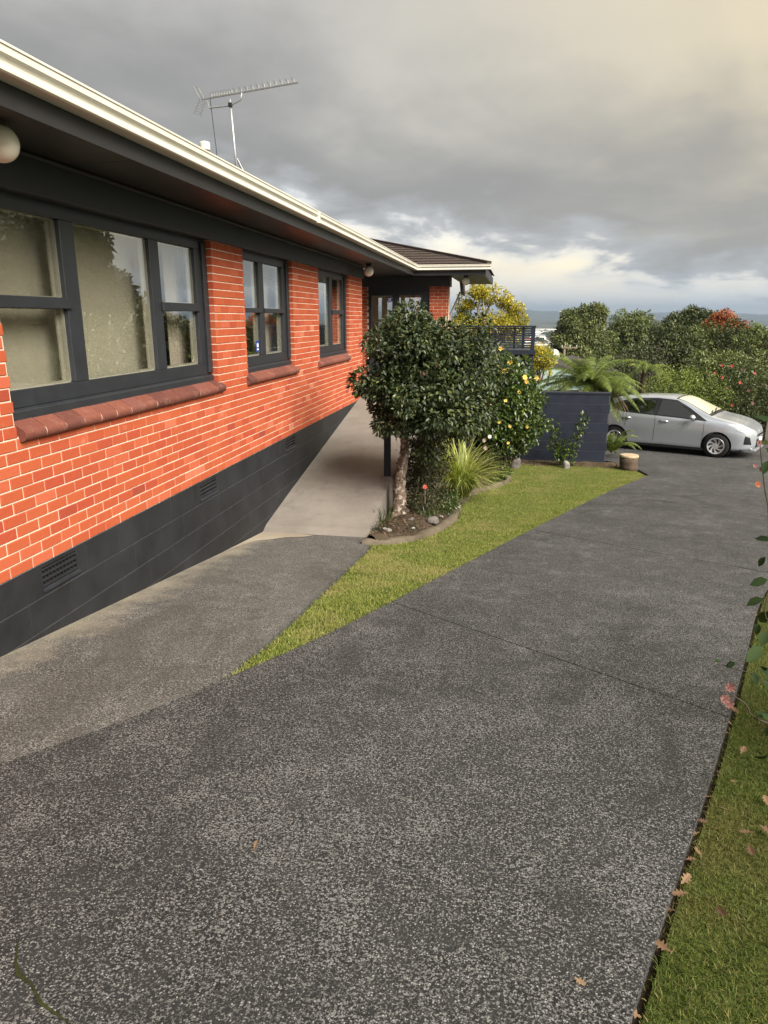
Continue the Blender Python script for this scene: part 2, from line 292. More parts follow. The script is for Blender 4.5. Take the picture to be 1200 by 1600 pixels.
mat_bark('camellia_bark', (0.055, 0.040, 0.030), (0.17, 0.125, 0.095), (0.40, 0.35, 0.30))
mat_bark('tree_bark', (0.06, 0.045, 0.032), (0.12, 0.095, 0.07), (0.20, 0.175, 0.14))
mat_bark('pale_bark', (0.16, 0.13, 0.10), (0.30, 0.26, 0.21), (0.42, 0.38, 0.32))

# ------------------------------------------------------------------ mesh helpers
class MB:
    def __init__(s): s.v = []; s.f = []
    def box(s, x0, x1, y0, y1, z0, z1):
        b = len(s.v)
        s.v += [(x0, y0, z0), (x1, y0, z0), (x1, y1, z0), (x0, y1, z0), (x0, y0, z1), (x1, y0, z1), (x1, y1, z1), (x0, y1, z1)]
        s.f += [tuple(b + i for i in q) for q in ((0, 3, 2, 1), (4, 5, 6, 7), (0, 1, 5, 4), (1, 2, 6, 5), (2, 3, 7, 6), (3, 0, 4, 7))]; return s
    def beam(s, a, b, w, h, up=(0, 0, 1)):
        a = Vector(a); b = Vector(b); d = (b - a).normalized(); up = Vector(up)
        sd_ = d.cross(up)
        if sd_.length < 1e-4: sd_ = d.cross(Vector((1, 0, 0)))
        sd_.normalize(); u = sd_.cross(d).normalized(); k = len(s.v)
        for p in (a, b):
            for i, j in ((-1, -1), (1, -1), (1, 1), (-1, 1)): s.v.append(tuple(p + sd_ * (i * w / 2) + u * (j * h / 2)))
        s.f += [tuple(k + i for i in q) for q in ((0, 1, 2, 3), (7, 6, 5, 4), (0, 4, 5, 1), (1, 5, 6, 2), (2, 6, 7, 3), (3, 7, 4, 0))]; return s
    def tube(s, path, rad, n=8, cap=True, jitter=0.0):
        path = [Vector(p) for p in path]; k = len(s.v)
        if not hasattr(rad, '__len__'): rad = [rad] * len(path)
        prev = None
        for i, p in enumerate(path):
            d = (path[min(i + 1, len(path) - 1)] - path[max(i - 1, 0)]).normalized()
            if prev is None: a = d.orthogonal().normalized()
            else: a = (prev - d * prev.dot(d)); a = a.normalized() if a.length > 1e-6 else d.orthogonal().normalized()
            prev = a; b = d.cross(a)
            for j in range(n):
                th = 2 * math.pi * j / n; rr = rad[i] * (1 + jitter * (random.random() - 0.5))
                s.v.append(tuple(p + a * (math.cos(th) * rr) + b * (math.sin(th) * rr)))
        for i in range(len(path) - 1):
            for j in range(n):
                s.f.append((k + i * n + j, k + i * n + (j + 1) % n, k + (i + 1) * n + (j + 1) % n, k + (i + 1) * n + j))
        if cap:
            s.f.append(tuple(k + j for j in reversed(range(n)))); s.f.append(tuple(k + (len(path) - 1) * n + j for j in range(n)))
        return s
    def prism_y(s, prof, y0, y1):            # prof: (x,z) loop
        k = len(s.v); n = len(prof)
        for y in (y0, y1): s.v += [(x, y, z) for x, z in prof]
        s.f += [(k + i, k + (i + 1) % n, k + n + (i + 1) % n, k + n + i) for i in range(n)]
        s.f.append(tuple(k + i for i in reversed(range(n)))); s.f.append(tuple(k + n + i for i in range(n))); return s
    def lathe(s, prof, c, axis='z', n=24):
        k = len(s.v); c = Vector(c)
        for r_, h in prof:
            for j in range(n):
                th = 2 * math.pi * j / n; a, b = r_ * math.cos(th), r_ * math.sin(th)
                s.v.append(tuple(c + (Vector((a, b, h)) if axis == 'z' else Vector((a, h, b)))))
        for i in range(len(prof) - 1):
            for j in range(n): s.f.append((k + i * n + j, k + i * n + (j + 1) % n, k + (i + 1) * n + (j + 1) % n, k + (i + 1) * n + j))
        return s
    def poly(s, pts): k = len(s.v); s.v += [tuple(p) for p in pts]; s.f.append(tuple(range(k, k + len(pts)))); return s
    def build(s, name, mat, parent=None, smooth=False, bevel=0.0):
        me = bpy.data.meshes.new(name); me.from_pydata(s.v, [], s.f); me.update()
        bm = bmesh.new(); bm.from_mesh(me); bmesh.ops.recalc_face_normals(bm, faces=bm.faces)
        if bevel > 0: bmesh.ops.bevel(bm, geom=list(bm.edges), offset=bevel, segments=1, affect='EDGES')
        bm.to_mesh(me); bm.free()
        return link_mesh(name, me, mat, parent, smooth)
def link_mesh(name, me, mat, parent=None, smooth=False):
    me.materials.append(MAT[mat])
    if smooth: me.polygons.foreach_set('use_smooth', [True] * len(me.polygons))
    o = bpy.data.objects.new(name, me); COL.objects.link(o)
    if parent is not None: adopt(o, parent)
    return o
def world_of(o):
    m = Matrix.LocRotScale(o.location, o.rotation_euler, o.scale)
    return m if o.parent is None else world_of(o.parent) @ o.matrix_parent_inverse @ m
def adopt(o, parent):
    o.parent = parent; o.matrix_parent_inverse = world_of(parent).inverted()
def np_mesh(name, V, F, mat, parent=None, smooth=False):
    V = np.ascontiguousarray(V, np.float32); F = np.ascontiguousarray(F, np.int32); k = F.shape[1]
    me = bpy.data.meshes.new(name); me.vertices.add(len(V)); me.vertices.foreach_set('co', V.ravel())
    me.loops.add(F.size); me.loops.foreach_set('vertex_index', F.ravel()); me.polygons.add(len(F))
    me.polygons.foreach_set('loop_start', np.arange(0, F.size, k, dtype=np.int32)); me.update(calc_edges=True)
    return link_mesh(name, me, mat, parent, smooth)
def tag(o, label=None, cat=None, group=None, kind=None):
    if label: o['label'] = label
    if cat: o['category'] = cat
    if group: o['group'] = group
    if kind: o['kind'] = kind
    return o
def thing(name, label, cat, loc=(0, 0, 0), group=None):
    o = bpy.data.objects.new(name, None); o.location = loc; o.empty_display_size = 0.2; COL.objects.link(o)
    return tag(o, label, cat, group)
def copy_part(src, parent, name=None):
    c = src.copy(); COL.objects.link(c); c.parent = parent; return c

# ------------------------------------------------------------------ ground profile (falls away from the camera along the house)
_ys = np.arange(-80, 14000, 0.25)
_sl = np.interp(_ys, [-60, -4, 7.5, 10.5, 14, 20, 26, 32, 320, 420], [.03, .13, .13, .085, .06, .03, .03, .125, .125, 0.0])
_zz = -np.concatenate([[0], np.cumsum((_sl[1:] + _sl[:-1]) / 2 * 0.25)]); _zz = _zz - np.interp(3.9, _ys, _zz) - 2.243
def zg(y): return np.interp(y, _ys, _zz)
def grid_strip(name, ys, left, right, off, mat, nx=6, thick=None, kind='structure', parent=None, lift=None):
    V = []; ny = len(ys); u = np.linspace(0, 1, nx)
    for y in ys:
        a, b = left(y), right(y)
        for q in u:
            x = a + (b - a) * q; V.append((x, y, float(zg(y)) + off + (lift(x, y, q) if lift else 0)))
    F = [(i * nx + j, i * nx + j + 1, (i + 1) * nx + j + 1, (i + 1) * nx + j) for i in range(ny - 1) for j in range(nx - 1)]
    if thick:
        n = len(V); rim = [j for j in range(nx)] + [i * nx + nx - 1 for i in range(1, ny)] + [(ny - 1) * nx + j for j in range(nx - 2, -1, -1)] + [i * nx for i in range(ny - 2, 0, -1)]
        V += [(V[i][0], V[i][1], V[i][2] - thick) for i in rim]; k = len(rim)
        F += [(rim[i], n + i, n + (i + 1) % k, rim[(i + 1) % k]) for i in range(k)]
    mb = MB(); mb.v = V; mb.f = F; o = mb.build(name, mat, parent)
    if kind and parent is None: tag(o, kind=kind)
    return o

# terrain down into the valley and up to the far hills
def terrain():
    xs = np.unique(np.concatenate([np.linspace(-30, 30, 13), np.sign(np.linspace(-1, 1, 81)) * np.abs(np.linspace(-1, 1, 81)) ** 2.4 * 11000]))
    ys = np.unique(np.concatenate([np.linspace(-40, 40, 65), np.linspace(40, 420, 40), np.geomspace(420, 12500, 90)]))
    X, Y = np.meshgrid(xs, ys); Z = zg(Y) - 0.30 - 0.25 * np.clip((Y - 26) / 8, 0, 1)
    far = np.clip((Y - 4200) / 5200, 0, 1)
    rid = (np.sin(X * .0011 + 1.2) * .5 + np.sin(X * .0027 + Y * .0004) * .3 + np.sin(X * .0063 + 2.0) * .15)
    rid2 = np.sin(X * .0031 + 1.0) * .55 + np.sin(X * .0083 + Y * .0002) * .28 + np.sin(X * .021) * .10 + np.sin(X * .0009 + 2.) * .4
    Z += far ** 1.2 * (112 + 38 * rid2) * np.clip((Y - 6000) / 1800, 0, 1) + 27 * np.exp(-((Y - 5200) / 900.) ** 2) * (1 + .35 * rid)
    Z += np.clip((Y - 420) / 600, 0, 1) * 4 * np.sin(X * .01) * np.sin(Y * .006)
    V = np.stack([X, Y, Z], -1).reshape(-1, 3); ny, nx = X.shape; i, j = np.meshgrid(np.arange(ny - 1), np.arange(nx - 1), indexing='ij'); b = (i * nx + j).ravel()
    o = np_mesh('terrain', V, np.stack([b, b + 1, b + nx + 1, b + nx], -1), 'terrain', smooth=True); tag(o, kind='structure')
terrain()

# ------------------------------------------------------------------ driveway, path, ramp, lawns
LY = [-6, 3.87, 4.83, 5.88, 7.33, 9.3, 11.89, 14.35, 16.54]; LX = [-1.75, -1.75, -1.38, -1.05, -.62, -.00, .97, 2.02, 3.10]
RY = [-8, -1, 1.0, 1.68, 2.21, 3.0, 4.1, 5.43, 7.0, 9.2, 12, 15, 18.5, 22.6]; RX = [-3.0, -.62, .14, .41, .62, .94, 1.37, 1.87, 2.46, 3.45, 4.75, 6.2, 8.0, 10.2]
def smooth_interp(xs, ys):
    xs = np.array(xs, float); ys = np.array(ys, float); d = np.gradient(ys, xs)
    def f(x):
        x = min(max(x, xs[0]), xs[-1]); i = min(max(int(np.searchsorted(xs, x)) - 1, 0), len(xs) - 2); h = xs[i + 1] - xs[i]; t = (x - xs[i]) / h
        return float((2 * t**3 - 3 * t**2 + 1) * ys[i] + (t**3 - 2 * t**2 + t) * h * d[i] + (-2 * t**3 + 3 * t**2) * ys[i + 1] + (t**3 - t**2) * h * d[i + 1])
    return f
_L2 = smooth_interp(LY[1:], LX[1:]); _L0 = [(-7, -3.36), (.9, -3.36), (1.5, -3.1), (2.1, -2.68), (2.6, -2.36), (2.88, -2.20), (3.19, -2.03), (3.54, -1.88), (3.87, -1.75)]
Lf = lambda y: float(np.interp(y, [q[0] for q in _L0], [q[1] for q in _L0])) if y <= 3.87 else _L2(y)
Rf = smooth_interp(RY, RX)
def drive_slab(yl0, yl1, n):
    nx = 9; V = []; rows = np.linspace(yl0, yl1, n)
    for yl in rows:
        sk = 2.0 * np.clip((yl - 1.0) / 5.0, 0, 1); yr = yl - sk; a = (Lf(yl), yl); b = (Rf(yr), yr)
        for q in np.linspace(0, 1, nx):
            x = a[0] + (b[0] - a[0]) * q; y = a[1] + (b[1] - a[1]) * q; V.append((x, y, float(zg(y))))
    F = [(i * nx + j, i * nx + j + 1, (i + 1) * nx + j + 1, (i + 1) * nx + j) for i in range(n - 1) for j in range(nx - 1)]
    rim = list(range(nx)) + [i * nx + nx - 1 for i in range(1, n)] + [(n - 1) * nx + j for j in range(nx - 2, -1, -1)] + [i * nx for i in range(n - 2, 0, -1)]
    k0 = len(V); V += [(V[i][0], V[i][1], V[i][2] - 0.12) for i in rim]; k = len(rim)
    F += [(rim[i], k0 + i, k0 + (i + 1) % k, rim[(i + 1) % k]) for i in range(k)]
    mb = MB(); mb.v = V; mb.f = F; return mb
g = 0.006
drive = drive_slab(-6, 6.0 - g, 46).build('driveway', 'drive_aggregate'); tag(drive, kind='structure')
for a, b, n in ((6.0 + g, 10.3 - g, 22), (10.3 + g, 14.0 - g, 16), (14.0 + g, 16.54, 12)):
    drive_slab(a, b, n).build('slab', 'drive_aggregate', drive)
# turning area by the car
mb = MB(); nx = 15; rows = np.linspace(0, 1, 9); V = []
front = [(1.2, 19.0), (2.2, 18.55), (2.95, 18.1), (3.12, 16.55)]
fl = lambda x: float(np.interp(x, [.6, 2.35, 2.9, 3.10], [18.9, 18.75, 17.85, 16.552])) if x < 3.1 else 16.552 - (x - 3.1) * 2.0 / (Rf(14.54) - 3.1) + 0.0
xs_ = np.concatenate([np.linspace(.6, 3.0, 7), [3.10], np.linspace(3.4, 6.05, 8), [7, 8, 9, 10.2]])
for x in xs_:
    y0 = fl(x) if x < 6.05 else float(np.interp(x, [6.05, 7, 8, 9, 10.2], [14.6, 16.5, 18.5, 20.3, 22.2]))
    for q in rows: y = y0 + (22.7 - y0) * q; V.append((x, y, float(zg(y)) - 0.004))
nr = len(rows); mb.v = V; mb.f = [(i * nr + j, (i + 1) * nr + j, (i + 1) * nr + j + 1, i * nr + j + 1) for i in range(len(xs_) - 1) for j in range(nr - 1)]
mb.build('slab', 'drive_aggregate', drive)
# side path along the house (lighter aggregate) and the concrete ramp
grid_strip('path', np.linspace(-6, 9.10, 60), lambda y: -3.379, lambda y: Lf(y) - .010 if y < 3.87 else -1.762, 0.0, 'path_aggregate', 8, 0.12)
def ramp():
    mb = MB(); prof = [(9.106, zg(9.106) - .0), (9.25, -2.835), (10.4, -2.622), (12.0, -2.345), (14.0, -1.995), (15.5, -1.74), (16.6, -1.575), (17.0, -1.55), (20.14, -1.55)]
    xs = [-3.378, -2.9, -2.4, -1.87]; k = len(prof)
    for y, z in prof:
        for x in xs: mb.v.append((x, y, float(z)))
    mb.f += [(i * 4 + j, i * 4 + j + 1, (i + 1) * 4 + j + 1, (i + 1) * 4 + j) for i in range(k - 1) for j in range(3)]
    b = len(mb.v)
    for y, z in prof: mb.v.append((-1.87, y, float(zg(y)) - .3))
    mb.f += [(i * 4 + 3, b + i, b + i + 1, (i + 1) * 4 + 3) for i in range(k - 1)]
    mb.v += [(-6.0, 16.02, -1.551), (-3.379, 16.02, -1.551), (-3.379, 20.14, -1.551), (-6.0, 20.14, -1.551)]; q = len(mb.v); mb.f.append((q - 4, q - 3, q - 2, q - 1))
    tag(mb.build('ramp', 'ramp_concrete'), kind='structure')
ramp()
# pale patch of fresh concrete at the ramp foot
mb = MB(); cxp = [(-3.37, 9.09), (-3.05, 9.085), (-2.80, 9.07), (-2.62, 9.03), (-2.72, 8.90), (-2.95, 8.80), (-3.08, 8.62), (-3.25, 8.45), (-3.30, 8.2), (-3.37, 7.7)]
mb.poly([(x, y, float(zg(y)) + .004 + .002) for x, y in cxp]); tag(mb.build('concrete_patch', 'patch_concrete'), kind='structure')
# mossy crack
mb = MB(); pts = [(-1.50, 1.62), (-1.44, 1.53), (-1.40, 1.49), (-1.33, 1.46), (-1.27, 1.41), (-1.16, 1.37), (-1.05, 1.31)]; wd = [.0015, .004, .006, .003, .0045, .002, .0015]
k = len(pts)
for (x, y), w_ in zip(pts, wd): mb.v += [(x - w_ * .6, y - w_, float(zg(y)) + .005), (x + w_ * .6, y + w_, float(zg(y)) + .005)]
mb.f = [(2 * i, 2 * i + 1, 2 * i + 3, 2 * i + 2) for i in range(k - 1)]; tag(mb.build('moss_crack', 'moss'), kind='structure')

# kerb line of the garden bed
KX = [(-1.86, 8.66), (-1.62, 8.72), (-1.38, 8.92), (-1.12, 9.40), (-.92, 10.05), (-.80, 10.8), (-.80, 11.7), (-.78, 12.5), (-.62, 13.4), (-.24, 14.2), (-.02, 14.95), (.03, 15.8), (-.03, 16.6), (-.22, 17.3)]
def catmull(pts, n=6):
    P_ = [Vector(p) for p in pts]; out = []
    for i in range(len(P_) - 1):
        a, b, c, d = P_[max(i - 1, 0)], P_[i], P_[i + 1], P_[min(i + 2, len(P_) - 1)]
        for k_ in range(n):
            t = k_ / n; out.append(.5 * ((2 * b) + (c - a) * t + (2 * a - 5 * b + 4 * c - d) * t * t + (3 * b - a - 3 * c + d) * t**3))
    out.append(P_[-1]); return out
K = catmull([(x, y, 0) for x, y in KX], 6)
kerb_x = lambda y: float(np.interp(y, [p.y for p in K], [p.x for p in K]))
def sweep(path, prof, name, mat, parent=None):
    mb = MB(); n = len(prof)
    for i, p in enumerate(path):
        d = (path[min(i + 1, len(path) - 1)] - path[max(i - 1, 0)]); d.z = 0; d.normalize(); sdv = Vector((d.y, -d.x, 0))
        for u_, h in prof: q = p + sdv * (u_ * (1 + .18 * random.random()) + .012 * math.sin(i * .9) + .01 * random.uniform(-1, 1)); mb.v.append((q.x, q.y, float(zg(q.y)) + h + (random.random() - .5) * .022 + .008 * math.sin(i * .7)))
    for i in range(len(path) - 1):
        for j in range(n - 1): mb.f.append((i * n + j, (i + 1) * n + j, (i + 1) * n + j + 1, i * n + j + 1))
    return mb.build(name, mat, parent, smooth=True)
kerb = sweep(K, [(-.125, -.10), (-.120, .030), (-.10, .050), (-.06, .054), (-.02, .048), (.0, .022), (.012, -.15)], 'garden_edging', 'kerb_concrete')
tag(kerb, 'curved weathered concrete edging round the garden bed', 'edging')
bed = grid_strip('garden_bed', np.linspace(8.74, 17.95, 40), lambda y: -1.865, lambda y: kerb_x(y) - .09 if y < 17.3 else -.3 + (y - 17.3), .02, 'garden_soil', 9, lift=lambda x, y, q: .10 * math.sin(q * math.pi) + .03 * math.sin(x * 9) * math.sin(y * 7))
mulch = grid_strip('mulch_strip', np.linspace(17.3, 18.10, 8), lambda y: -.35, lambda y: 2.75 - .1 * (y - 17.3), -.018, 'mulch', 16, lift=lambda x, y, q: .05 * (y - 17.3) + .015 * math.sin(x * 11))
def lawn_l(y): return float(np.interp(y, [3.9, 4.8], [-1.745, -1.69])) if y < 8.6 else kerb_x(min(y, 17.3)) + .03
lawn_r = lambda y: max(min(Lf(min(y, 16.5)) - .008, 3.05), lawn_l(y) + .01)
def lawn_r2(y): return lawn_r(y) if y < 16.5 else float(np.interp(y, [16.5, 17.0, 17.6], [3.02, 2.93, 2.72]))
lawn = grid_strip('lawn', np.linspace(3.90, 17.6, 60), lawn_l, lawn_r2, -.030, 'lawn_earth', 8, lift=lambda x, y, q: .02 * math.sin(q * math.pi) * min(1, (y - 4) / 4))
verge = grid_strip('lawn', np.linspace(-6, 24, 90), lambda y: Rf(y) + .028, lambda y: 26.0, -.040, 'lawn_earth', 14)
back_lawn = grid_strip('lawn', np.linspace(22.72, 26, 8), lambda y: 1.0, lambda y: 26.0, -.04, 'lawn_earth', 10)
edge_soil = grid_strip('soil', np.linspace(-6, 22.6, 90), lambda y: Rf(y) - .05, lambda y: Rf(y) + .12, -.062, 'garden_soil', 3)
edge_soil2 = grid_strip('soil', np.linspace(3.7, 18.2, 50), lambda y: -1.80 if y < 8.6 else kerb_x(min(y, 17.3)) - .1, lambda y: Lf(min(y, 16.5)) + .04, -.080, 'garden_soil', 6)

def blades(name, P, hgt, wid, mat, lean=0.6):
    n = len(P); a = rng.uniform(0, 2 * np.pi, n); h = hgt * rng.uniform(.5, 1.25, n); w_ = wid * rng.uniform(.6, 1.3, n)
    S = np.stack([np.cos(a), np.sin(a), np.zeros(n)], -1); b = rng.uniform(0, 2 * np.pi, n); ln = lean * rng.uniform(.1, 1.3, n)
    Ld = np.stack([np.cos(b) * ln, np.sin(b) * ln, np.ones(n)], -1); Ld /= np.linalg.norm(Ld, axis=1)[:, None]
    Ld2 = Ld + np.stack([np.cos(b), np.sin(b), -.5 * np.ones(n)], -1) * .5 * ln[:, None]
    p0 = P - S * w_[:, None] / 2; p1 = P + S * w_[:, None] / 2; md = P + Ld * (h * .55)[:, None]; p2 = md + S * w_[:, None] * .4; p3 = md - S * w_[:, None] * .4; tp = md + Ld2 * (h * .5)[:, None]
    V = np.stack([p0, p1, p2, p3, tp], 1).reshape(-1, 3); i = np.arange(n)[:, None] * 5
    F = np.concatenate([i + [0, 1, 2], i + [0, 2, 3], i + [3, 2, 4]], 0)
    return np_mesh(name, V, F, mat)
def scatter(lf, rf, y0, y1, dens, off, n_try):
    y = rng.uniform(y0, y1, n_try); ty = np.linspace(y0, y1, 600); a, b, dn = (np.interp(y, ty, [fn(v) for v in ty]) for fn in (lf, rf, dens)); keep = rng.uniform(0, 1, n_try) < np.clip((b - a), 0, None) / 4.0 * dn
    y = y[keep]; a = a[keep]; b = b[keep]; x = a + (b - a) * rng.uniform(0, 1, len(y)) + rng.normal(0, .012, len(y)); return np.stack([x, y, zg(y) + off], -1)
Pl = scatter(lawn_l, lawn_r2, 3.9, 17.62, lambda v: float(np.interp(v, [4, 8, 12, 18], [1.0, 1.0, .7, .5])), -.030, 800000)
Pl[:, 2] += .010
tag(blades('lawn_grass', Pl, .028, .0055, 'grass', .8), 'short sunlit grass of the wedge lawn beside the driveway', 'grass', kind='stuff')
Pr = scatter(lambda v: Rf(v) + .03, lambda v: max(Rf(v) + .1, .42 * v + .55), 1.0, 7.4, lambda v: float(np.interp(v, [1, 3, 7], [1.5, 1.1, .7])), -.045, 420000)
tag(blades('verge_grass', Pr, .028, .0040, 'grass_shade_tinted', 1.0), 'short grass of the verge along the driveway edge, shade put into its colour', 'grass', kind='stuff')
Pb = scatter(lambda v: 5.8, lambda v: 10.0, 22.75, 24.5, lambda v: .25, -.04, 40000)
tag(blades('far_grass', Pb, .07, .012, 'grass_shade_tinted', .8), 'strip of grass in front of the flowering camellia hedge', 'grass', kind='stuff')

# ------------------------------------------------------------------ the brick house
WX = -3.38; Z0, CH, BL = -1.757, 0.08623, 0.24
house = thing('brick_house', 'long red brick house with dark trim, white gutter and block foundation', 'house', (-3.9, 9.0, -2.6))
OPEN = [(4.37, 7.90), (8.85, 10.90), (12.37, 14.70)]; ZS, ZT = -0.80, 0.83
wall = MB(); MX = WX - .007
ys_ = [-2.0] + [v for o in OPEN for v in o] + [16.0]
for i in range(0, len(ys_), 2): wall.box(WX - .22, MX, ys_[i] + (.006 if i else 0), ys_[i + 1] - .006, ZS, ZT + .05)
wall.box(WX - .22, MX, -2.0, 15.994, Z0 + .001, ZS)
wall_o = wall.build('wall', 'mortar', house)
def brick_mesh(name, L, H, Dp, b=.004, mat='brick'):
    mb = MB()
    def ring(x, iy, iz): return [(x, -L / 2 + iy, -H / 2 + iz), (x, L / 2 - iy, -H / 2 + iz), (x, L / 2 - iy, H / 2 - iz), (x, -L / 2 + iy, H / 2 - iz)]
    mb.v = ring(-Dp, 0, 0) + ring(-b, 0, 0) + ring(0, b, b)
    for r_ in (0, 1): mb.f += [(r_ * 4 + i, r_ * 4 + (i + 1) % 4, r_ * 4 + 4 + (i + 1) % 4, r_ * 4 + 4 + i) for i in range(4)]
    mb.f += [(8, 9, 10, 11), (3, 2, 1, 0)]
    me = bpy.data.meshes.new(name); me.from_pydata(mb.v, [], mb.f); me.materials.append(MAT[mat]); return me
bricks = []
NC = 30
for c in range(NC):
    z = Z0 + (c + .5) * CH; y = -2.0 - (BL / 2 if c % 2 else 0) + 0.117
    cuts = [] if z < ZS else OPEN
    while y < 16.0:
        a, b = y, min(y + BL, 16.0); y += BL
        a = max(a, -2.0); segs = [(a, b)]
        for o0, o1 in cuts:
            ns = []
            for s0, s1 in segs:
                if s1 <= o0 or s0 >= o1: ns.append((s0, s1)); continue
                if s0 < o0: ns.append((s0, o0 + .010))
                if s1 > o1: ns.append((o1 - .0, s1))
            segs = ns
        for s0, s1 in segs:
            if s1 - s0 > .03: bricks.append(((s0 + s1) / 2, z, s1 - s0 - .010))
vis = sorted([b for b in bricks if b[0] > 3.35], key=lambda b: b[0])
near = vis[:300]; ns = set((round(b[0], 4), round(b[1], 4)) for b in near)
cache = {}
for y, z, L_ in near:
    k = round(L_, 3)
    if k not in cache: cache[k] = brick_mesh('brick', L_, CH - .010, .105)
    o = bpy.data.objects.new('brick', cache[k]); COL.objects.link(o)
    o.location = (WX + random.uniform(-.0015, .0015), y, z + random.uniform(-.001, .001)); o.rotation_euler = (random.uniform(-.004, .004), 0, 0); adopt(o, wall_o)
def brick_stuff(lst, xf, name, parent, mat='brick', H=CH - .010):
    mb = MB()
    for y, z, L_ in lst:
        bm_ = brick_mesh('t', L_, H, .105, mat=mat); k = len(mb.v)
        jx = random.uniform(-.0015, .0015)
        mb.v += [xf(v.co.x + jx, v.co.y + y, v.co.z + z) for v in bm_.vertices]; mb.f += [tuple(k + i for i in p.vertices) for p in bm_.polygons]; bpy.data.meshes.remove(bm_)
    o = mb.build(name, mat, parent); tag(o, kind='stuff'); return o
brick_stuff([b for b in bricks if (round(b[0], 4), round(b[1], 4)) not in ns], lambda x, y, z: (WX + x, y, z), 'brickwork', wall_o)

# far porch: recess walls, door wall, brick pier
porch = MB(); YD = 20.14
porch.box(-6.0, WX - .23, 15.88, 15.995, -1.55, 1.09)
porch.box(-6.1, -6.0, 15.88, 20.4, -1.55, 1.09)
porch.box(-6.0, -4.095, YD + .008, YD + .22, -1.55, ZT); porch.box(-2.384 + .004, -1.868, YD + .008, YD + .3, -2.9, ZT)
porch.box(-2.1, -1.875, YD + .3, YD + .55, -3.6, 1.0)
porch_o = porch.build('porch_wall', 'mortar', house)
pb = []
for c in range(NC + 10):
    z = Z0 - 10 * CH + (c + .5) * CH
    for x0, x1 in ((-5.9, -4.09), (-2.384, -1.86)):
        if x0 < -4 and z < -1.55: continue
        x = x0 - (BL / 2 if c % 2 else 0)
        while x < x1 - .03:
            a, b = max(x, x0), min(x + BL, x1); x += BL
            if b - a > .03: pb.append(((a + b) / 2, z, b - a - .010))
brick_stuff(pb, lambda x, y, z: (y, YD - x, z), 'brickwork', porch_o)

# frieze board, soffit, fascia, gutter
EX, EY = -2.72, 19.50        # fascia faces
fr_ = MB(); fr_.box(WX - .10, WX + .032, -2, 16.03, ZT, 1.092); fr_.box(-6, -1.83, YD - .03, YD + .10, ZT, 1.092); fr_.box(-1.862, -1.83, YD + .10, YD + .6, ZT, 1.092)
fr_.build('frieze_board', 'fascia_paint', house, bevel=.004)
bd = MB(); bd.tube([(WX + .04, -2, 1.078), (WX + .04, 16.0, 1.078)], .018, 8); bd.build('cornice_bead', 'fascia_paint', house)
yy = -2.0
while yy < 20.3:
    y1 = min(yy + 2.4, 20.3); s = MB(); s.box(-6.2 if yy > 15 else WX - .12, EX - .012, yy + .003, y1 - .003, 1.0945, 1.104); s.build('soffit_panel', 'soffit_paint', house); yy += 2.4
s = MB(); s.box(EX - .010, -.90, EY + .01, YD + .02, 1.0945, 1.104); s.box(-1.84, -.90, YD + .022, 25.2, 1.0945, 1.104); s.build('soffit_panel', 'soffit_paint', house)
f = MB(); f.box(EX - .025, EX, -2, EY - .001, 1.075, 1.29); f.box(EX - .025, -.85, EY, EY + .025, 1.075, 1.29); f.box(-.875, -.85, EY + .026, 25.2, 1.075, 1.29); f.build('fascia', 'fascia_paint', house, bevel=.003)
gp = [(0, 0.0), (0, .125), (.004, .127), (.012, .125), (.012, .02), (.045, .012), (.10, .016), (.112, .03), (.108, .058), (.112, .072), (.122, .082), (.124, .118), (.136, .122), (.136, .134), (.118, .134), (.114, .080), (.10, .062), (.098, .03), (.09, .020), (.05, .018), (.02, .026), (.018, .13), (0, .135)]
gp = [(.0, .0), (.010, -.002), (.095, .004), (.106, .012), (.107, .024), (.100, .034), (.094, .046), (.094, .060), (.100, .072), (.112, .080), (.120, .088), (.121, .122), (.128, .126), (.128, .138), (.110, .138), (.108, .094), (.02, .09), (.0, .09)]
gt = MB(); GZ = 1.200
def gut_ring(px, py, dxy):   # local x offset along direction dxy
    return [(px + u_ * dxy[0], py + u_ * dxy[1], GZ + h) for u_, h in gp]
r0 = gut_ring(EX + .001, -2, (1, 0)); r1 = [(EX + .001 + u_, EY - .001 - u_, GZ + h) for u_, h in gp]; r2 = [(-.725, EY - .001 - u_, GZ + h) for u_, h in gp]
k = len(gp); gt.v = r0 + r1 + r2
gt.f = [(a * k + i, a * k + (i + 1) % k, (a + 1) * k + (i + 1) % k, (a + 1) * k + i) for a in (0, 1) for i in range(k)] + [tuple(range(k)), tuple(range(2 * k, 3 * k))[::-1]]
gt_o = gt.build('gutter', 'gutter_cream', house)
for yb in (9.6,):
    j = MB(); j.box(EX + .03, EX + .132, yb, yb + .05, GZ - .006, GZ + .142); j.build('gutter_joint', 'gutter_cream', gt_o, bevel=.004)
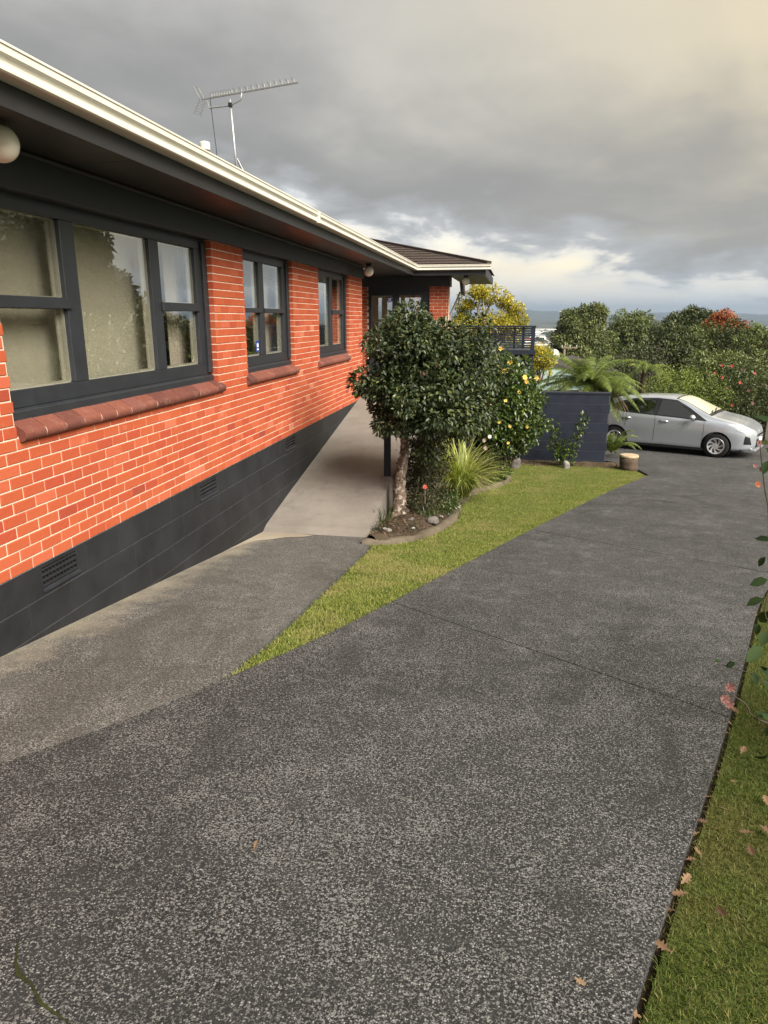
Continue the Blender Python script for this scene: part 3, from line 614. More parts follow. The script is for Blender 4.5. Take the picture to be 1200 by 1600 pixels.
# roofs (shingle courses stepped)
TP = .26
def roof_plane(name, quad_fn, n):
    mb = MB()
    for i in range(n): mb_add = quad_fn(i, i + 1); k_ = len(mb.v); mb.v += mb_add; mb.f += [(k_, k_ + 1, k_ + 2, k_ + 3), (k_ + 4, k_ + 5, k_ + 1, k_)] if len(mb_add) == 6 else [(k_, k_ + 1, k_ + 2, k_ + 3)]
    return mb
rx0, rz0 = EX + .05, 1.345
mr = MB(); nr_ = 12; st_ = .35
for i in range(nr_):
    xa, xb = rx0 - i * st_, rx0 - (i + 1) * st_; za = rz0 + i * st_ * TP; zb = rz0 + (i + 1) * st_ * TP; k_ = len(mr.v)
    ya = EY + .0 + (rx0 - xa); yb = EY + (rx0 - xb)
    mr.v += [(xa, -2.2, za + .022), (xa, ya, za + .022), (xb, yb, zb + .004), (xb, -2.2, zb + .004), (xa, -2.2, za), (xa, ya, za)]; mr.f += [(k_, k_ + 1, k_ + 2, k_ + 3), (k_ + 4, k_ + 5, k_ + 1, k_)]
mr.build('roof', 'roof_tile', house)
HX = -.80
wr = MB()
for i in range(14):
    ya, yb = EY - .06 + i * st_, EY - .06 + (i + 1) * st_; za, zb = rz0 + i * st_ * TP, rz0 + (i + 1) * st_ * TP; k_ = len(wr.v)
    la, lb = rx0 - i * st_, rx0 - (i + 1) * st_; ra, rb = HX - i * st_, HX - (i + 1) * st_
    if la - ra > -.01: break
    wr.v += [(la, ya, za + .022), (ra, ya, za + .022), (rb, yb, zb + .004), (lb, yb, zb + .004), (la, ya, za), (ra, ya, za)]; wr.f += [(k_, k_ + 1, k_ + 2, k_ + 3), (k_ + 4, k_ + 5, k_ + 1, k_)]
wr_o = wr.build('wing_roof', 'roof_tile', house)
mb = MB()                                            # shingles of the wing roof, butt-jointed in courses
for i in range(14):
    ya = EY - .06 + i * st_; za = rz0 + i * st_ * TP; la, ra = rx0 - i * st_, HX - i * st_; x = la - .2 * (i % 2)
    while x < ra - .25:
        x1 = x + .42; h = random.uniform(.026, .034); xa, xb = max(x, la - .1) + .004, min(x1, ra - .05) - .004
        if xb - xa > .08: k_ = len(mb.v); mb.v += [(xa, ya - .012, za + .022), (xb, ya - .012, za + .022), (xb, ya - .012, za + h), (xa, ya - .012, za + h), (xb, ya + st_, za + st_ * TP + .014), (xa, ya + st_, za + st_ * TP + .014)]; mb.f += [(k_, k_ + 1, k_ + 2, k_ + 3), (k_ + 3, k_ + 2, k_ + 4, k_ + 5)]
        x = x1
tag(mb.build('shingles', 'roof_tile', wr_o), kind='stuff')
hc = MB(); hc.beam((HX + .03, EY - .08, rz0 + .03), (HX - 4.6, EY - .08 + 4.63, rz0 + .03 + 4.6 * TP), .16, .07); hc.build('hip_cap', 'roof_tile', wr_o)
rr = MB(); rr.poly([(HX, EY - .06, rz0), (HX, 25.2, rz0), (HX - 2.8, 25.2, rz0 + 2.8 * TP), (HX - 4.6, EY + 4.54, rz0 + 4.6 * TP)]); rr.build('roof', 'roof_tile', house)
# back slope so the roof reads solid
rr = MB(); xr = rx0 - nr_ * st_; zr_ = rz0 + nr_ * st_ * TP; rr.poly([(xr, -2.2, zr_), (xr, 24.5, zr_), (xr - 4.3, 24.5, rz0), (xr - 4.3, -2.2, rz0)]); rr.build('roof', 'roof_tile', house)
# low lean-to roof beyond the pier, with its raking downpipe
def pix(px, py, Y):       # point of the house's own far corner, measured along the wall axis
    c_, s_ = math.cos(YAW), math.sin(YAW); f_ = Vector((-s_, c_, 0)); d_ = (f_ * math.cos(PITCH) - Vector((0, 0, math.sin(PITCH)))) * 1110 + Vector((c_, s_, 0)) * (px - 600) - (f_ * math.sin(PITCH) + Vector((0, 0, math.cos(PITCH)))) * (py - 800)
    return d_ * (Y / d_.y)
lc = pix(720, 457, 24.0)
ln = MB(); ln.v = [(-1.87, 24.0, lc.z + .42), (-1.87, 26.2, lc.z + .42), (lc.x, 26.2, lc.z), (lc.x, 24.0, lc.z), (-1.87, 24.0, lc.z + .30), (-1.87, 26.2, lc.z + .30), (lc.x, 26.2, lc.z - .06), (lc.x, 24.0, lc.z - .06)]
ln.f = [(0, 1, 2, 3), (7, 6, 5, 4), (0, 3, 7, 4), (3, 2, 6, 7), (2, 1, 5, 6), (1, 0, 4, 5)]; lo_ = ln.build('lean_to', 'roof_tile', house)
ln = MB(); ln.box(-1.87, lc.x - .08, 24.05, 24.09, lc.z - .36, lc.z - .062); ln.build('lean_to_wall', 'far_cream_', lo_)
dp = MB(); dp.tube([pix(719, 456, 23.9), pix(716, 464, 23.9), pix(703, 493, 23.9), pix(702, 520, 23.9)], .032, 10); dp.build('downpipe', 'gutter_cream', house, smooth=True)

# foundation blocks
fnd = MB(); fnd.box(WX - .2, WX - .006, -2, 16.0, -3.4, Z0 - .252 + .006); fnd.box(WX - .2, WX - .052, -2, 16.0, Z0 - .245, Z0 - .004); fnd_o = fnd.build('foundation', 'block_joint', house)
BH, BLn = .25, .50
VENTS = [(4.44, 4.87, True), (7.21, 7.66, False), (10.29, 10.76, False)]
bm_cache = {}
def put_block(y0, y1, z0, z1, x, parent, axis='y', mat='block_paint'):
    L_, H_ = y1 - y0 - .0012, z1 - z0 - .007; key = (round(L_, 3), round(H_, 3), mat)
    if key not in bm_cache: bm_cache[key] = brick_mesh('block', L_, H_, .05, .0025, mat)
    o = bpy.data.objects.new('block', bm_cache[key]); COL.objects.link(o)
    if axis == 'y': o.location = (x + random.uniform(-.001, .001), (y0 + y1) / 2, (z0 + z1) / 2)
    else: o.location = ((y0 + y1) / 2, x, (z0 + z1) / 2); o.rotation_euler = (0, 0, -math.pi / 2)
    adopt(o, parent)
def rampz(y): return float(np.interp(y, [9.1, 15.5, 16.6], [-2.86, -1.74, -1.575])) if y > 9.1 else float(zg(y))
for c in range(6):
    z1 = Z0 - .002 - c * BH; z0 = z1 - BH; y = -2.0 - (BLn / 2 if c % 2 else 0)
    while y < 16.0:
        a, b = max(y, -2.0), min(y + BLn, 16.0); y += BLn
        if b - a < .05 or b < 2.8 or z1 < min(rampz(a), rampz(b)) - .02: continue
        segs = [(a, b)]
        if c == 0:
            for v0, v1, _ in VENTS:
                segs = [q for s0, s1 in segs for q in ([(s0, s1)] if s1 <= v0 or s0 >= v1 else [(s0, v0)] * (s0 < v0) + [(v1, s1)] * (s1 > v1))]
        for s0, s1 in segs:
            if s1 - s0 > .03: put_block(s0, s1, z0, z1, WX - .002, fnd_o)
        if c == 0:
            for v0, v1, _ in VENTS:
                if a < v0 < b: put_block(v0, v1, z0, z0 + .045, WX - .002, fnd_o); put_block(v0, v1, z1 - .035, z1, WX - .002, fnd_o)
mb = MB(); mb.tube([(WX - .002, -2, Z0), (WX - .002, 15.98, Z0)], .004, 6); mb.build('damp_course', 'block_joint', fnd_o)
for v0, v1, grid in VENTS:
    za, zb = Z0 - .002 - BH + .045, Z0 - .002 - .035
    vt = MB(); vt.box(WX - .05, WX - .045, v0, v1, za, zb); v_o = vt.build('vent', 'vent_dark', house)
    n = 4 if grid else 4
    for i in range(n):
        z = za + (i + .7) * (zb - za) / n; b_ = MB(); b_.beam((WX - .016, v0, z), (WX - .016, v1, z), .028, .010, (0.5, 0, 1)); b_.build('louvre', 'block_paint', v_o)
    if grid:
        for i in range(1, 10):
            y = v0 + i * (v1 - v0) / 10; b_ = MB(); b_.box(WX - .03, WX - .012, y - .007, y + .007, za, zb); b_.build('bar', 'block_paint', v_o)
    b_ = MB(); b_.prism_y([(WX - .04, za), (WX + .012, za - .012), (WX + .012, za + .004), (WX - .04, za + .028)], v0 - .02, v1 + .02); b_.build('vent_sill', 'frame_paint', v_o)

# windows
FX = -3.468
def window(name, y0, y1, mull, panes, label, blind):
    """mull: list of (ya,yb); panes: list of (ya,yb,za,zb)"""
    fr = MB(); ZB = -.70
    fr.box(FX - .08, FX, y0 - .02, y1 + .02, .725, ZT + .02)                         # head
    fr.box(FX - .08, FX, y0 - .02, y1 + .02, ZB + .08, -.495)                        # bottom rail
    fr.prism_y([(FX - .08, ZB - .03), (FX + .032, ZB - .03), (FX + .032, ZB + .060), (FX - .003, ZB + .078), (FX - .08, ZB + .078)], y0 + .002, y1 - .002)
    allp = sorted(set((p[0], p[1]) for p in panes)); edges = [y0 - .02] + [v for p in allp for v in p] + [y1 + .02]
    for i in range(0, len(edges), 2): fr.box(FX - .08, FX + .002, edges[i], edges[i + 1], -.494, .724)
    fr.box(FX + .003, FX + .028, y1 - .11, y1 - .002, -.60, ZT - .03)                # right jamb bead
    fr.box(FX + .003, FX + .028, y0 + .002, y0 + .055, -.60, ZT - .03)
    fo = fr.build('window', 'frame_paint', house, bevel=.003); fo['label'] = label
    for ya, yb in allp:
        zs = sorted([(p[2], p[3]) for p in panes if (p[0], p[1]) == (ya, yb)])
        for (a0, a1), (b0, b1) in zip(zs, zs[1:]):
            t_ = MB(); t_.box(FX - .075, FX + .026, ya - .035, yb + .035, a1, b0); t_.build('transom', 'frame_paint', fo, bevel=.004)
    for ya, yb, za, zb in panes:
        q = MB(); q.box(FX - .034, FX - .030, ya - .004, yb + .004, za - .004, zb + .004); q.build('pane', 'window_glass', fo)
        l_ = MB(); a, b = FX - .078, FX - .036                                            # cream inner sash seen through the glass
        l_.box(a, b, yb - .012, yb + .02, za, zb); l_.box(a, b, ya - .02, ya + .006, za, zb); l_.box(a, b, ya + .006, yb - .012, za - .02, za + .009); l_.box(a, b, ya + .006, yb - .012, zb - .005, zb + .02)
        l_.box(a - .012, a, yb - .045, yb - .012, za, zb)
        l_.build('inner_sash', 'cream_paint', fo)
    return fo
zA, zB_, zC, zD = -.486, .070, .152, .720
w1 = window('window', 4.37, 7.90, None, [(4.46, 5.255, zA, zB_), (4.46, 5.255, zC, zD), (5.44, 6.645, zA, zD), (6.83, 7.64, zA, zB_), (6.83, 7.64, zC, zD)], 'wide three-light window with drawn beige blind', True)
w2 = window('window', 8.85, 10.90, None, [(8.96, 9.63, zA, zB_), (8.96, 9.63, .13, zD), (9.82, 10.63, zA, zB_), (9.82, 10.63, .13, zD)], 'four-pane window with small blue sticker', False)
w3 = window('window', 12.37, 14.70, None, [(12.48, 13.45, zA, zD), (13.64, 14.45, zA, zB_), (13.64, 14.45, zC, zD)], 'narrow window next to the porch end', False)
bl_ = MB(); bl_.box(FX - .24, FX - .235, 4.25, 7.06, -.75, .95); bl_.build('blind', 'blind_fabric', w1)
def curtain(y0, y1, par, mat='net_curtain'):
    mb = MB(); n = 40; V = []
    for i in range(n + 1):
        y = y0 + (y1 - y0) * i / n; x = FX - .26 + .022 * math.sin(i * 1.35); V += [(x, y, -.9), (x, y, .95)]
    mb.v = V; mb.f = [(2 * i, 2 * i + 2, 2 * i + 3, 2 * i + 1) for i in range(n)]; mb.build('curtain', mat, par, smooth=True)
curtain(7.42, 8.0, w1); curtain(10.38, 11.1, w2); curtain(9.40, 9.60, w2); curtain(14.2, 14.9, w3)
stk = MB(); stk.box(FX - .028, FX - .026, 9.50, 9.615, -.45, -.30); so = stk.build('sticker', 'sticker_blue', w2)
stk = MB(); stk.box(FX - .0255, FX - .025, 9.53, 9.59, -.385, -.335); stk.box(FX - .0255, FX - .025, 9.525, 9.595, -.425, -.405); stk.build('sticker_mark', 'sticker_white', so)
# rooms behind the glass
rm = MB(); rm.poly([(-7.2, -1.9, -1.6), (-3.62, -1.9, -1.6), (-3.62, 15.8, -1.6), (-7.2, 15.8, -1.6)]); rm.poly([(-7.2, -1.9, 1.06), (-3.5, -1.9, 1.06), (-3.5, 15.8, 1.06), (-7.2, 15.8, 1.06)])
rm.box(-7.3, -7.2, -1.9, 15.8, -1.6, 1.06); rm.box(-7.2, -3.61, -1.98, -1.9, -1.6, 1.06); rm.box(-7.2, -3.61, 15.8, 15.87, -1.6, 1.06); rm.box(-7.2, -3.61, 8.3, 8.38, -1.6, 1.06); rm.box(-7.2, -3.61, 11.6, 11.68, -1.6, 1.06)
rm.build('room', 'interior_wall', house)
# bullnose brick sills
def sill(y0, y1, par):
    n = max(1, round((y1 - y0) / .24)); L_ = (y1 - y0) / n
    prof = [(FX - .01, -.79), (WX - .01, -.842)] + [(WX + .02 + .036 * math.sin(t), -.790 - .044 * math.cos(t) + .0) for t in np.linspace(.25, 2.5, 7)] + [(FX + .034, -.697)]
    cxx = sum(q[0] for q in prof) / len(prof); czz = sum(q[1] for q in prof) / len(prof)
    base = MB(); base.prism_y([(cxx + (q[0] - cxx) * .93, czz + (q[1] - czz) * .87) for q in prof], y0 + .014, y1 - .014); so_ = base.build('sill', 'mortar', par)
    me = None
    for i in range(n):
        if me is None:
            b_ = MB(); b_.prism_y(prof, -L_ / 2 + .004, L_ / 2 - .004); bo = b_.build('sill_brick', 'sill_brick', None, bevel=0); me = bo.data
        else: bo = bpy.data.objects.new('sill_brick', me); COL.objects.link(bo)
        bo.location = (random.uniform(-.0015, .0015), y0 + (i + .5) * L_, random.uniform(-.001, .001)); adopt(bo, so_)
sill(4.385, 7.985, w1); sill(8.79, 10.95, w2); sill(12.22, 14.62, w3)
# glazed porch doors
dr = MB(); YF = YD + .06
dr.box(-4.095, -2.385, YF, YF + .07, .70, ZT + .01)
for a, b in ((-4.095, -4.0), (-3.42, -3.23), (-2.62, -2.385)): dr.box(a, b, YF + .001, YF + .066, -1.55, .699)
dr.box(-4.0, -3.42, YF + .002, YF + .06, .60, .699); dr.box(-3.23, -2.62, YF + .002, YF + .06, .60, .699)
dr.box(-4.0, -3.42, YF + .002, YF + .06, -1.55, -1.05); dr.box(-3.23, -2.62, YF + .002, YF + .06, -1.55, -1.05)
d_o = dr.build('porch_door', 'frame_paint', house, bevel=.003); d_o['label'] = 'dark glazed double door in the porch'
for a, b in ((-4.0, -3.42), (-3.23, -2.62)): q = MB(); q.box(a, b, YF + .030, YF + .034, -1.05, .60); q.build('pane', 'window_glass', d_o)
hd = MB(); hd.tube([(-3.36, YF - .03, -.5), (-3.36, YF - .03, -.35)], .012, 8); hd.build('handle', 'galvanised', d_o)
stk = MB(); stk.lathe([(.0, .0), (.075, .0), (.075, .003), (.0, .003)], (-3.495, YF + .024, .49), 'y', 20); so = stk.build('sticker', 'sticker_blue', d_o)
stk = MB(); stk.box(-3.535, -3.505, YF + .022, YF + .0235, .492, .522); stk.box(-3.50, -3.455, YF + .022, YF + .0235, .496, .526); stk.box(-3.53, -3.46, YF + .022, YF + .0235, .448, .472); stk.build('sticker_mark', 'sticker_white', so)
# hall behind the doors with a far window open to the sky
hl = MB(); hl.poly([(-6, 20.4, -1.56), (-2.2, 20.4, -1.56), (-2.2, 23.0, -1.56), (-6, 23.0, -1.56)]); hl.poly([(-6, 20.4, 1.06), (-2.2, 20.4, 1.06), (-2.2, 23.0, 1.06), (-6, 23.0, 1.06)]); hl.box(-6.08, -6, 20.4, 23.0, -1.6, 1.06); hl.box(-2.2, -2.11, 20.45, 23.0, -1.6, 1.06)
hl.box(-6, -4.35, 23.0, 23.08, -1.6, 1.06); hl.box(-4.35, -2.2, 23.0, 23.08, -1.6, -.5); hl.box(-4.35, -2.2, 23.0, 23.08, .62, 1.06); hl.box(-3.62, -3.5, 23.0, 23.08, -.5, .62)
hl.build('hall', 'interior_wall', house)
wf = MB(); wf.box(-4.1, -3.95, 22.3, 22.45, -1.55, 1.05); wf.box(-4.9, -3.95, 22.3, 22.4, -.12, -.04); wf.build('hall_frame', 'cream_paint', house)

# globe lamps under the eaves
def globe(loc, label):
    t = thing('globe_lamp', label, 'lamp', (loc[0], loc[1], loc[2]))
    prof = [(.0, -.105)] + [(.105 * math.sin(a), -.105 * math.cos(a)) for a in np.linspace(.2, 2.75, 14)]
    m_ = MB(); m_.lathe(prof, loc, 'z', 24); m_.build('globe', 'globe_glass', t, smooth=True)
    m_ = MB(); m_.lathe([(.0, .088), (.05, .088), (.055, .11), (.06, .15), (.0, .15)], loc, 'z', 20); m_.build('fitting', 'fascia_paint', t, smooth=True)
globe((-3.02, 4.10, .985), 'white globe lamp under the soffit beside the wide window')
globe((-3.10, 15.35, .945), 'white globe lamp under the soffit at the porch corner of the brick wall')
globe((-1.385, 19.9, .945), 'white globe lamp hanging from the eave corner beyond the brick pier')

# antenna on the roof
an = thing('tv_antenna', 'long television antenna on a braced mast above the white gutter', 'antenna', (-4.62, 12.1, 1.85))
def roofz(x): return rz0 + (rx0 - x) * TP
mast_b, mast_t = Vector((-4.62, 12.1, roofz(-4.62))), Vector((-4.66, 12.0, 3.36))
m_ = MB(); m_.tube([mast_b, mast_t], .017, 8); m_.build('mast', 'galvanised', an, smooth=True)
for a in ((-4.3, 12.35), (-4.95, 12.3), (-4.55, 12.75)):
    m_ = MB(); m_.tube([(a[0], a[1], roofz(a[0])), (-4.63, 12.1, 2.52)], .009, 6); m_.build('brace', 'galvanised', an)
cr = Vector((math.cos(YAW), math.sin(YAW), 0)); cf = Vector((-math.sin(YAW), math.cos(YAW), 0))
bdir = (cr * 1.0 - cf * .42).normalized(); b0 = mast_t - bdir * .54 + Vector((0, 0, .05)); b1 = b0 + bdir * 1.78 + Vector((0, 0, .05))
ud = (b1 - b0).normalized(); pd = ud.cross(Vector((0, 0, 1))).normalized()
m_ = MB(); m_.beam(b0, b1, .018, .018); bo = m_.build('boom', 'aluminium', an)
L_ = (b1 - b0).length
m_ = MB(); m_.tube([b0 + ud * .10 - Vector((0, 0, .02)), b0 + ud * .14 - Vector((0, 0, .14)), mast_t + Vector((0, 0, -.09)), b0 + ud * .74 - Vector((0, 0, .10)), b0 + ud * .77], .011, 8); m_.build('cradle', 'galvanised', an, smooth=True)
pos = [.20 + i * .048 for i in range(9)] + [.66 + i * .105 for i in range(11)]
for d_ in pos:
    e = MB(); c_ = b0 + ud * d_ + Vector((0, 0, .012))
    for s_ in (-1, 1): e.tube([c_, c_ + pd * s_ * .085 + Vector((0, 0, .045))], .004, 5)
    e.tube([c_ - Vector((0, 0, .0)), c_ + Vector((0, 0, .045))], .004, 5); e.build('element', 'aluminium', an)
for s_ in (-1, 1):
    e = MB(); base = b0 + ud * .02
    for i in range(6):
        z = .03 + i * .034; off = ud * (-.02 - .02 * i); e.tube([base + off + Vector((0, 0, s_ * z)) - pd * .12, base + off + Vector((0, 0, s_ * z)) + pd * .12], .0028, 5)
    for p_ in (-.07, .07): e.tube([base + pd * p_, base + pd * p_ + Vector((0, 0, s_ * .20)) - ud * .12], .003, 5)
    e.build('reflector', 'aluminium', an)
fl_ = MB(); fl_.box(-.03, .03, -.02, .02, -.03, .03); fo_ = fl_.build('clamp', 'black_plastic', None); fo_.location = mast_t + Vector((0, 0, -.08)); adopt(fo_, an)
cb_ = MB(); cp = b0 + ud * .16; cb_.tube([cp, cp + Vector((.02, .02, -.35)), cp + Vector((.04, .05, -.75)), cp + Vector((.03, .06, -1.35))], .006, 6); cb_.build('cable', 'black_plastic', an)
vp = thing('vent_pipe', 'short white capped vent pipe poking up beside the antenna', 'vent pipe', (-4.3, 9.95, roofz(-4.3)))
m_ = MB(); m_.tube([(-4.3, 10.05, roofz(-4.3)), (-4.3, 10.05, 2.24)], .045, 14); m_.build('pipe', 'gutter_cream', vp, smooth=True)
m_ = MB(); m_.lathe([(.0, 2.21), (.068, 2.21), (.072, 2.225), (.072, 2.295), (.064, 2.31), (.0, 2.33)], (-4.3, 10.05, 0), 'z', 20); m_.build('cap', 'gutter_cream', vp)

# ------------------------------------------------------------------ plants: shared builders
def unit(v): return v / np.maximum(np.linalg.norm(v, axis=-1, keepdims=True), 1e-9)
def leaf_mesh(name, P, Dv, Nv, L_, W_, mat, parent, kind=4, fold=.18, curl=.15):
    n = len(P); Dv = unit(Dv); S = unit(np.cross(Dv, Nv)); N_ = np.cross(S, Dv)
    L_ = np.broadcast_to(L_, n)[:, None]; W_ = np.broadcast_to(W_, n)[:, None]
    if kind == 4: tpl = [(0, 0, 0), (.45, .5, fold), (1, 0, -curl), (.45, -.5, fold)]; fc = [(0, 1, 2), (0, 2, 3)]
    elif kind == 2: tpl = [(0, .0, 0), (.5, .5, .0), (1, 0, -curl), (.5, -.5, 0)]; fc = [(0, 1, 2), (0, 2, 3)]
    else: tpl = [(0, 0, 0), (.28, .42, fold), (.62, .44, fold * .9 - curl * .3), (1, 0, -curl), (.62, -.44, fold * .9 - curl * .3), (.28, -.42, fold), (.32, 0, .0), (.65, 0, -curl * .4)]; fc = [(0, 1, 6), (6, 1, 2), (6, 2, 7), (7, 2, 3), (0, 6, 5), (6, 4, 5), (6, 7, 4), (7, 3, 4)]
    V = np.stack([P + Dv * (a * L_) + S * (b * W_) + N_ * (h * W_) for a, b, h in tpl], 1).reshape(-1, 3)
    i = (np.arange(n) * len(tpl))[:, None]; F = np.concatenate([i + np.array(f_) for f_ in fc], 0)
    return np_mesh(name, V, F, mat, parent)
def clump_points(cs, rs, n_each, shell=.55, flat=1.0, top=0.0):
    P = []; O = []
    for c, r in zip(cs, rs):
        n = int(n_each * (r / np.mean(rs)) ** 2) + 4; d = unit(rng.normal(size=(n, 3))); d[:, 2] = np.where(d[:, 2] < -top, d[:, 2] * (1 if top == 0 else .3), d[:, 2]); rad = r * (shell + (1 - shell) * rng.uniform(0, 1, n) ** .6)
        q = d * rad[:, None]; q[:, 2] *= flat; P.append(np.array(c) + q); O.append(d)
    return np.concatenate(P), np.concatenate(O)
def crown(name, center, radii, nclump, rclump, nleaf, L_, W_, mat, parent, kind=4, seed=1, droop=.3, hollow=.35, keep=None, flat=.85, rough=0.2):
    r_ = np.random.default_rng(seed); d = unit(r_.normal(size=(nclump, 3))); rad = (hollow + (1 - hollow) * r_.uniform(0, 1, nclump) ** .5) * (1 + rough * r_.normal(size=nclump)).clip(.6, 1.25)
    cs = np.array(center) + d * rad[:, None] * np.array(radii)
    if keep is not None: cs = cs[[bool(keep(c)) for c in cs]]
    rs = rclump * r_.uniform(.65, 1.3, len(cs)); P, O = clump_points(cs, rs, nleaf, .45, flat)
    Dv = unit(O + rng.normal(0, .6, O.shape) + np.array([0, 0, -droop])); Nv = unit(O * .5 + np.array([0, 0, .8]) + rng.normal(0, .45, O.shape))
    sc = rng.uniform(.65, 1.2, len(P))
    o = leaf_mesh(name, P, Dv, Nv, L_ * sc, W_ * sc, mat, parent, kind); return o, cs
def limbs(name, base, fork, tips, r0, r1, mat, parent, wob=.06, seed=3, n=7):
    rd = random.Random(seed); mb = MB(); base = Vector(base); fork = Vector(fork); h = (fork - base).length
    pth = [base.lerp(fork, t) + Vector((rd.uniform(-1, 1), rd.uniform(-1, 1), 0)) * wob * h * math.sin(t * 3.1) for t in np.linspace(0, 1, 7)]
    mb.tube(pth, [r0 + (r1 - r0) * t + (.35 * r0 if t == 0 else 0) for t in np.linspace(0, 1, 7)], n, jitter=.12)
    for tp in tips:
        tp = Vector(tp); s0 = pth[-1].lerp(pth[-3], rd.random()); md = s0.lerp(tp, .5) + Vector((rd.uniform(-1, 1), rd.uniform(-1, 1), rd.uniform(0, 1))) * (tp - s0).length * .12
        mb.tube([s0, s0.lerp(md, .5), md, md.lerp(tp, .5), tp], [r1 * .7, r1 * .6, r1 * .45, r1 * .3, r1 * .12], 5, cap=False)
    return mb.build(name, mat, parent, smooth=True)

# camellia by the ramp
gz = lambda x, y: float(zg(y))
cam_t = thing('camellia_tree', 'clipped dark green camellia tree with pale mottled trunk beside the ramp', 'tree', (-1.66, 10.55, gz(0, 10.55)))
m_ = MB()
tr_path = [(-1.66, 10.55, -3.06), (-1.66, 10.55, -2.90), (-1.66, 10.55, -2.70), (-1.66, 10.54, -2.50), (-1.64, 10.53, -2.30), (-1.60, 10.52, -2.10), (-1.58, 10.50, -1.92), (-1.59, 10.5, -1.7), (-1.60, 10.5, -1.4), (-1.54, 10.5, -1.1)]
m_.tube(catmull(tr_path, 3), list(np.interp(np.linspace(0, 9, 28), [0, 1, 2, 3, 4, 5, 6, 7, 9], [.16, .125, .105, .092, .078, .072, .066, .06, .04])), 14, jitter=.22)
for i in range(5):
    a = i * 1.26 + .4; m_.tube([(-1.66, 10.55, -2.78), (-1.66 + .12 * math.cos(a), 10.55 + .12 * math.sin(a), -2.93), (-1.66 + .22 * math.cos(a), 10.55 + .22 * math.sin(a), -3.03)], [.06, .055, .03], 7, jitter=.2)
m_.build('trunk', 'camellia_bark', cam_t, smooth=True)
CC = (-1.23, 10.55, -0.90)
def cam_keep(c):
    x, y, z = c
    return not (z < -1.60 and x < -1.35) and not (z < -1.5 and x > -.75 and y < 10.2)
cr1, cs1 = crown('crown', CC, (.82, .86, .86), 150, .23, 240, .078, .037, 'camellia_leaf', cam_t, kind=8, seed=5, droop=.45, hollow=.5, keep=cam_keep, rough=.20)
m_ = MB()
for c in cs1[::4]:
    c = Vector(c); s0 = Vector((-1.58 + random.uniform(-.02, .05), 10.5, random.uniform(-1.7, -1.15))); md = s0.lerp(c, .5) + Vector((0, 0, .08)); m_.tube([s0, md, c], [.028, .017, .005], 6, cap=False)
m_.build('branch', 'camellia_bark', cam_t, smooth=True)
cr2, cs2 = crown('crown', CC, (.88, .90, .94), 50, .085, 22, .074, .034, 'camellia_leaf', cam_t, kind=8, seed=55, droop=.2, hollow=.96, keep=cam_keep, rough=.09)
m_ = MB()
for c in cs2: c = Vector(c); s0 = Vector(CC).lerp(c, .6); m_.tube([s0, s0.lerp(c, .6) + Vector((0, 0, .03)), c], [.009, .006, .003], 5, cap=False)
tag(m_.build('twigs', 'camellia_bark', cam_t), kind='stuff')
# stub of a cut branch showing pale wood
m_ = MB(); m_.tube([(-1.60, 10.42, -1.62), (-1.63, 10.20, -1.45), (-1.64, 10.08, -1.26)], [.065, .055, .052], 10); m_.build('cut_limb', 'stump_wood', cam_t, smooth=True)
P = np.array(cs1)[rng.integers(0, len(cs1), 7)] + rng.normal(0, .08, (7, 3)); P[:, 1] -= .25
# dark understorey shrub beneath
def shrub(name, label, center, radii, ncl, rcl, nl, L_, W_, mat, kind=4, seed=1, cat='shrub', stem='dark_stem', group=None, droop=.2, flat=.85, hollow=.3, rough=.2, keep=None):
    base = (center[0], center[1], float(zg(center[1]))); t = thing(name, label, cat, base, group)
    o, cs = crown('foliage', center, radii, ncl, rcl, nl, L_, W_, mat, t, kind, seed, droop, hollow, keep, flat, rough)
    mb = MB()
    for c in cs[::max(1, len(cs) // 14)]:
        c = Vector(c); b = Vector(base) + Vector((random.uniform(-.1, .1) * radii[0], random.uniform(-.1, .1) * radii[1], -.02)); mb.tube([b, b.lerp(c, .5) + Vector((0, 0, .06)), c], [.02 * radii[2] + .004, .012 * radii[2] + .003, .003], 5, cap=False)
    mb.build('stem', stem, t, smooth=True); return t, cs
shrub('understorey_shrub', 'sparse dark shrub with reddish twigs under the clipped camellia', (-1.36, 11.35, -2.35), (.36, .45, .60), 110, .16, 46, .065, .026, 'understory_leaf', seed=8)
shrub('understorey_shrub', 'low olive shrub filling the gap between camellia and yellow hibiscus', (-1.15, 14.1, -2.1), (.50, .6, .85), 110, .18, 46, .08, .035, 'understory_leaf', seed=9)

def flowers(parent, pts, size, mat, name='flower', n=6, face=(0, -1, .3)):
    for p in pts:
        mb = MB(); f0 = Vector(face) + Vector((random.uniform(-.5, .5), random.uniform(-.3, .3), random.uniform(-.3, .3))); f0.normalize(); a = f0.orthogonal().normalized(); b = f0.cross(a); p = Vector(p); s_ = size * random.uniform(.8, 1.2)
        for i in range(n):
            th = 2 * math.pi * i / n + random.uniform(-.2, .2); d_ = a * math.cos(th) + b * math.sin(th); e_ = f0.cross(d_)
            mb.v += [tuple(p), tuple(p + d_ * s_ * .6 + e_ * s_ * .42 + f0 * s_ * .25), tuple(p + d_ * s_ + f0 * s_ * .22), tuple(p + d_ * s_ * .6 - e_ * s_ * .42 + f0 * s_ * .25)]; k_ = len(mb.v) - 4; mb.f += [(k_, k_ + 1, k_ + 2), (k_, k_ + 2, k_ + 3)]
        mb.tube([p, p + f0 * s_ * .5], [s_ * .08, s_ * .12], 5); mb.build(name, mat, parent)
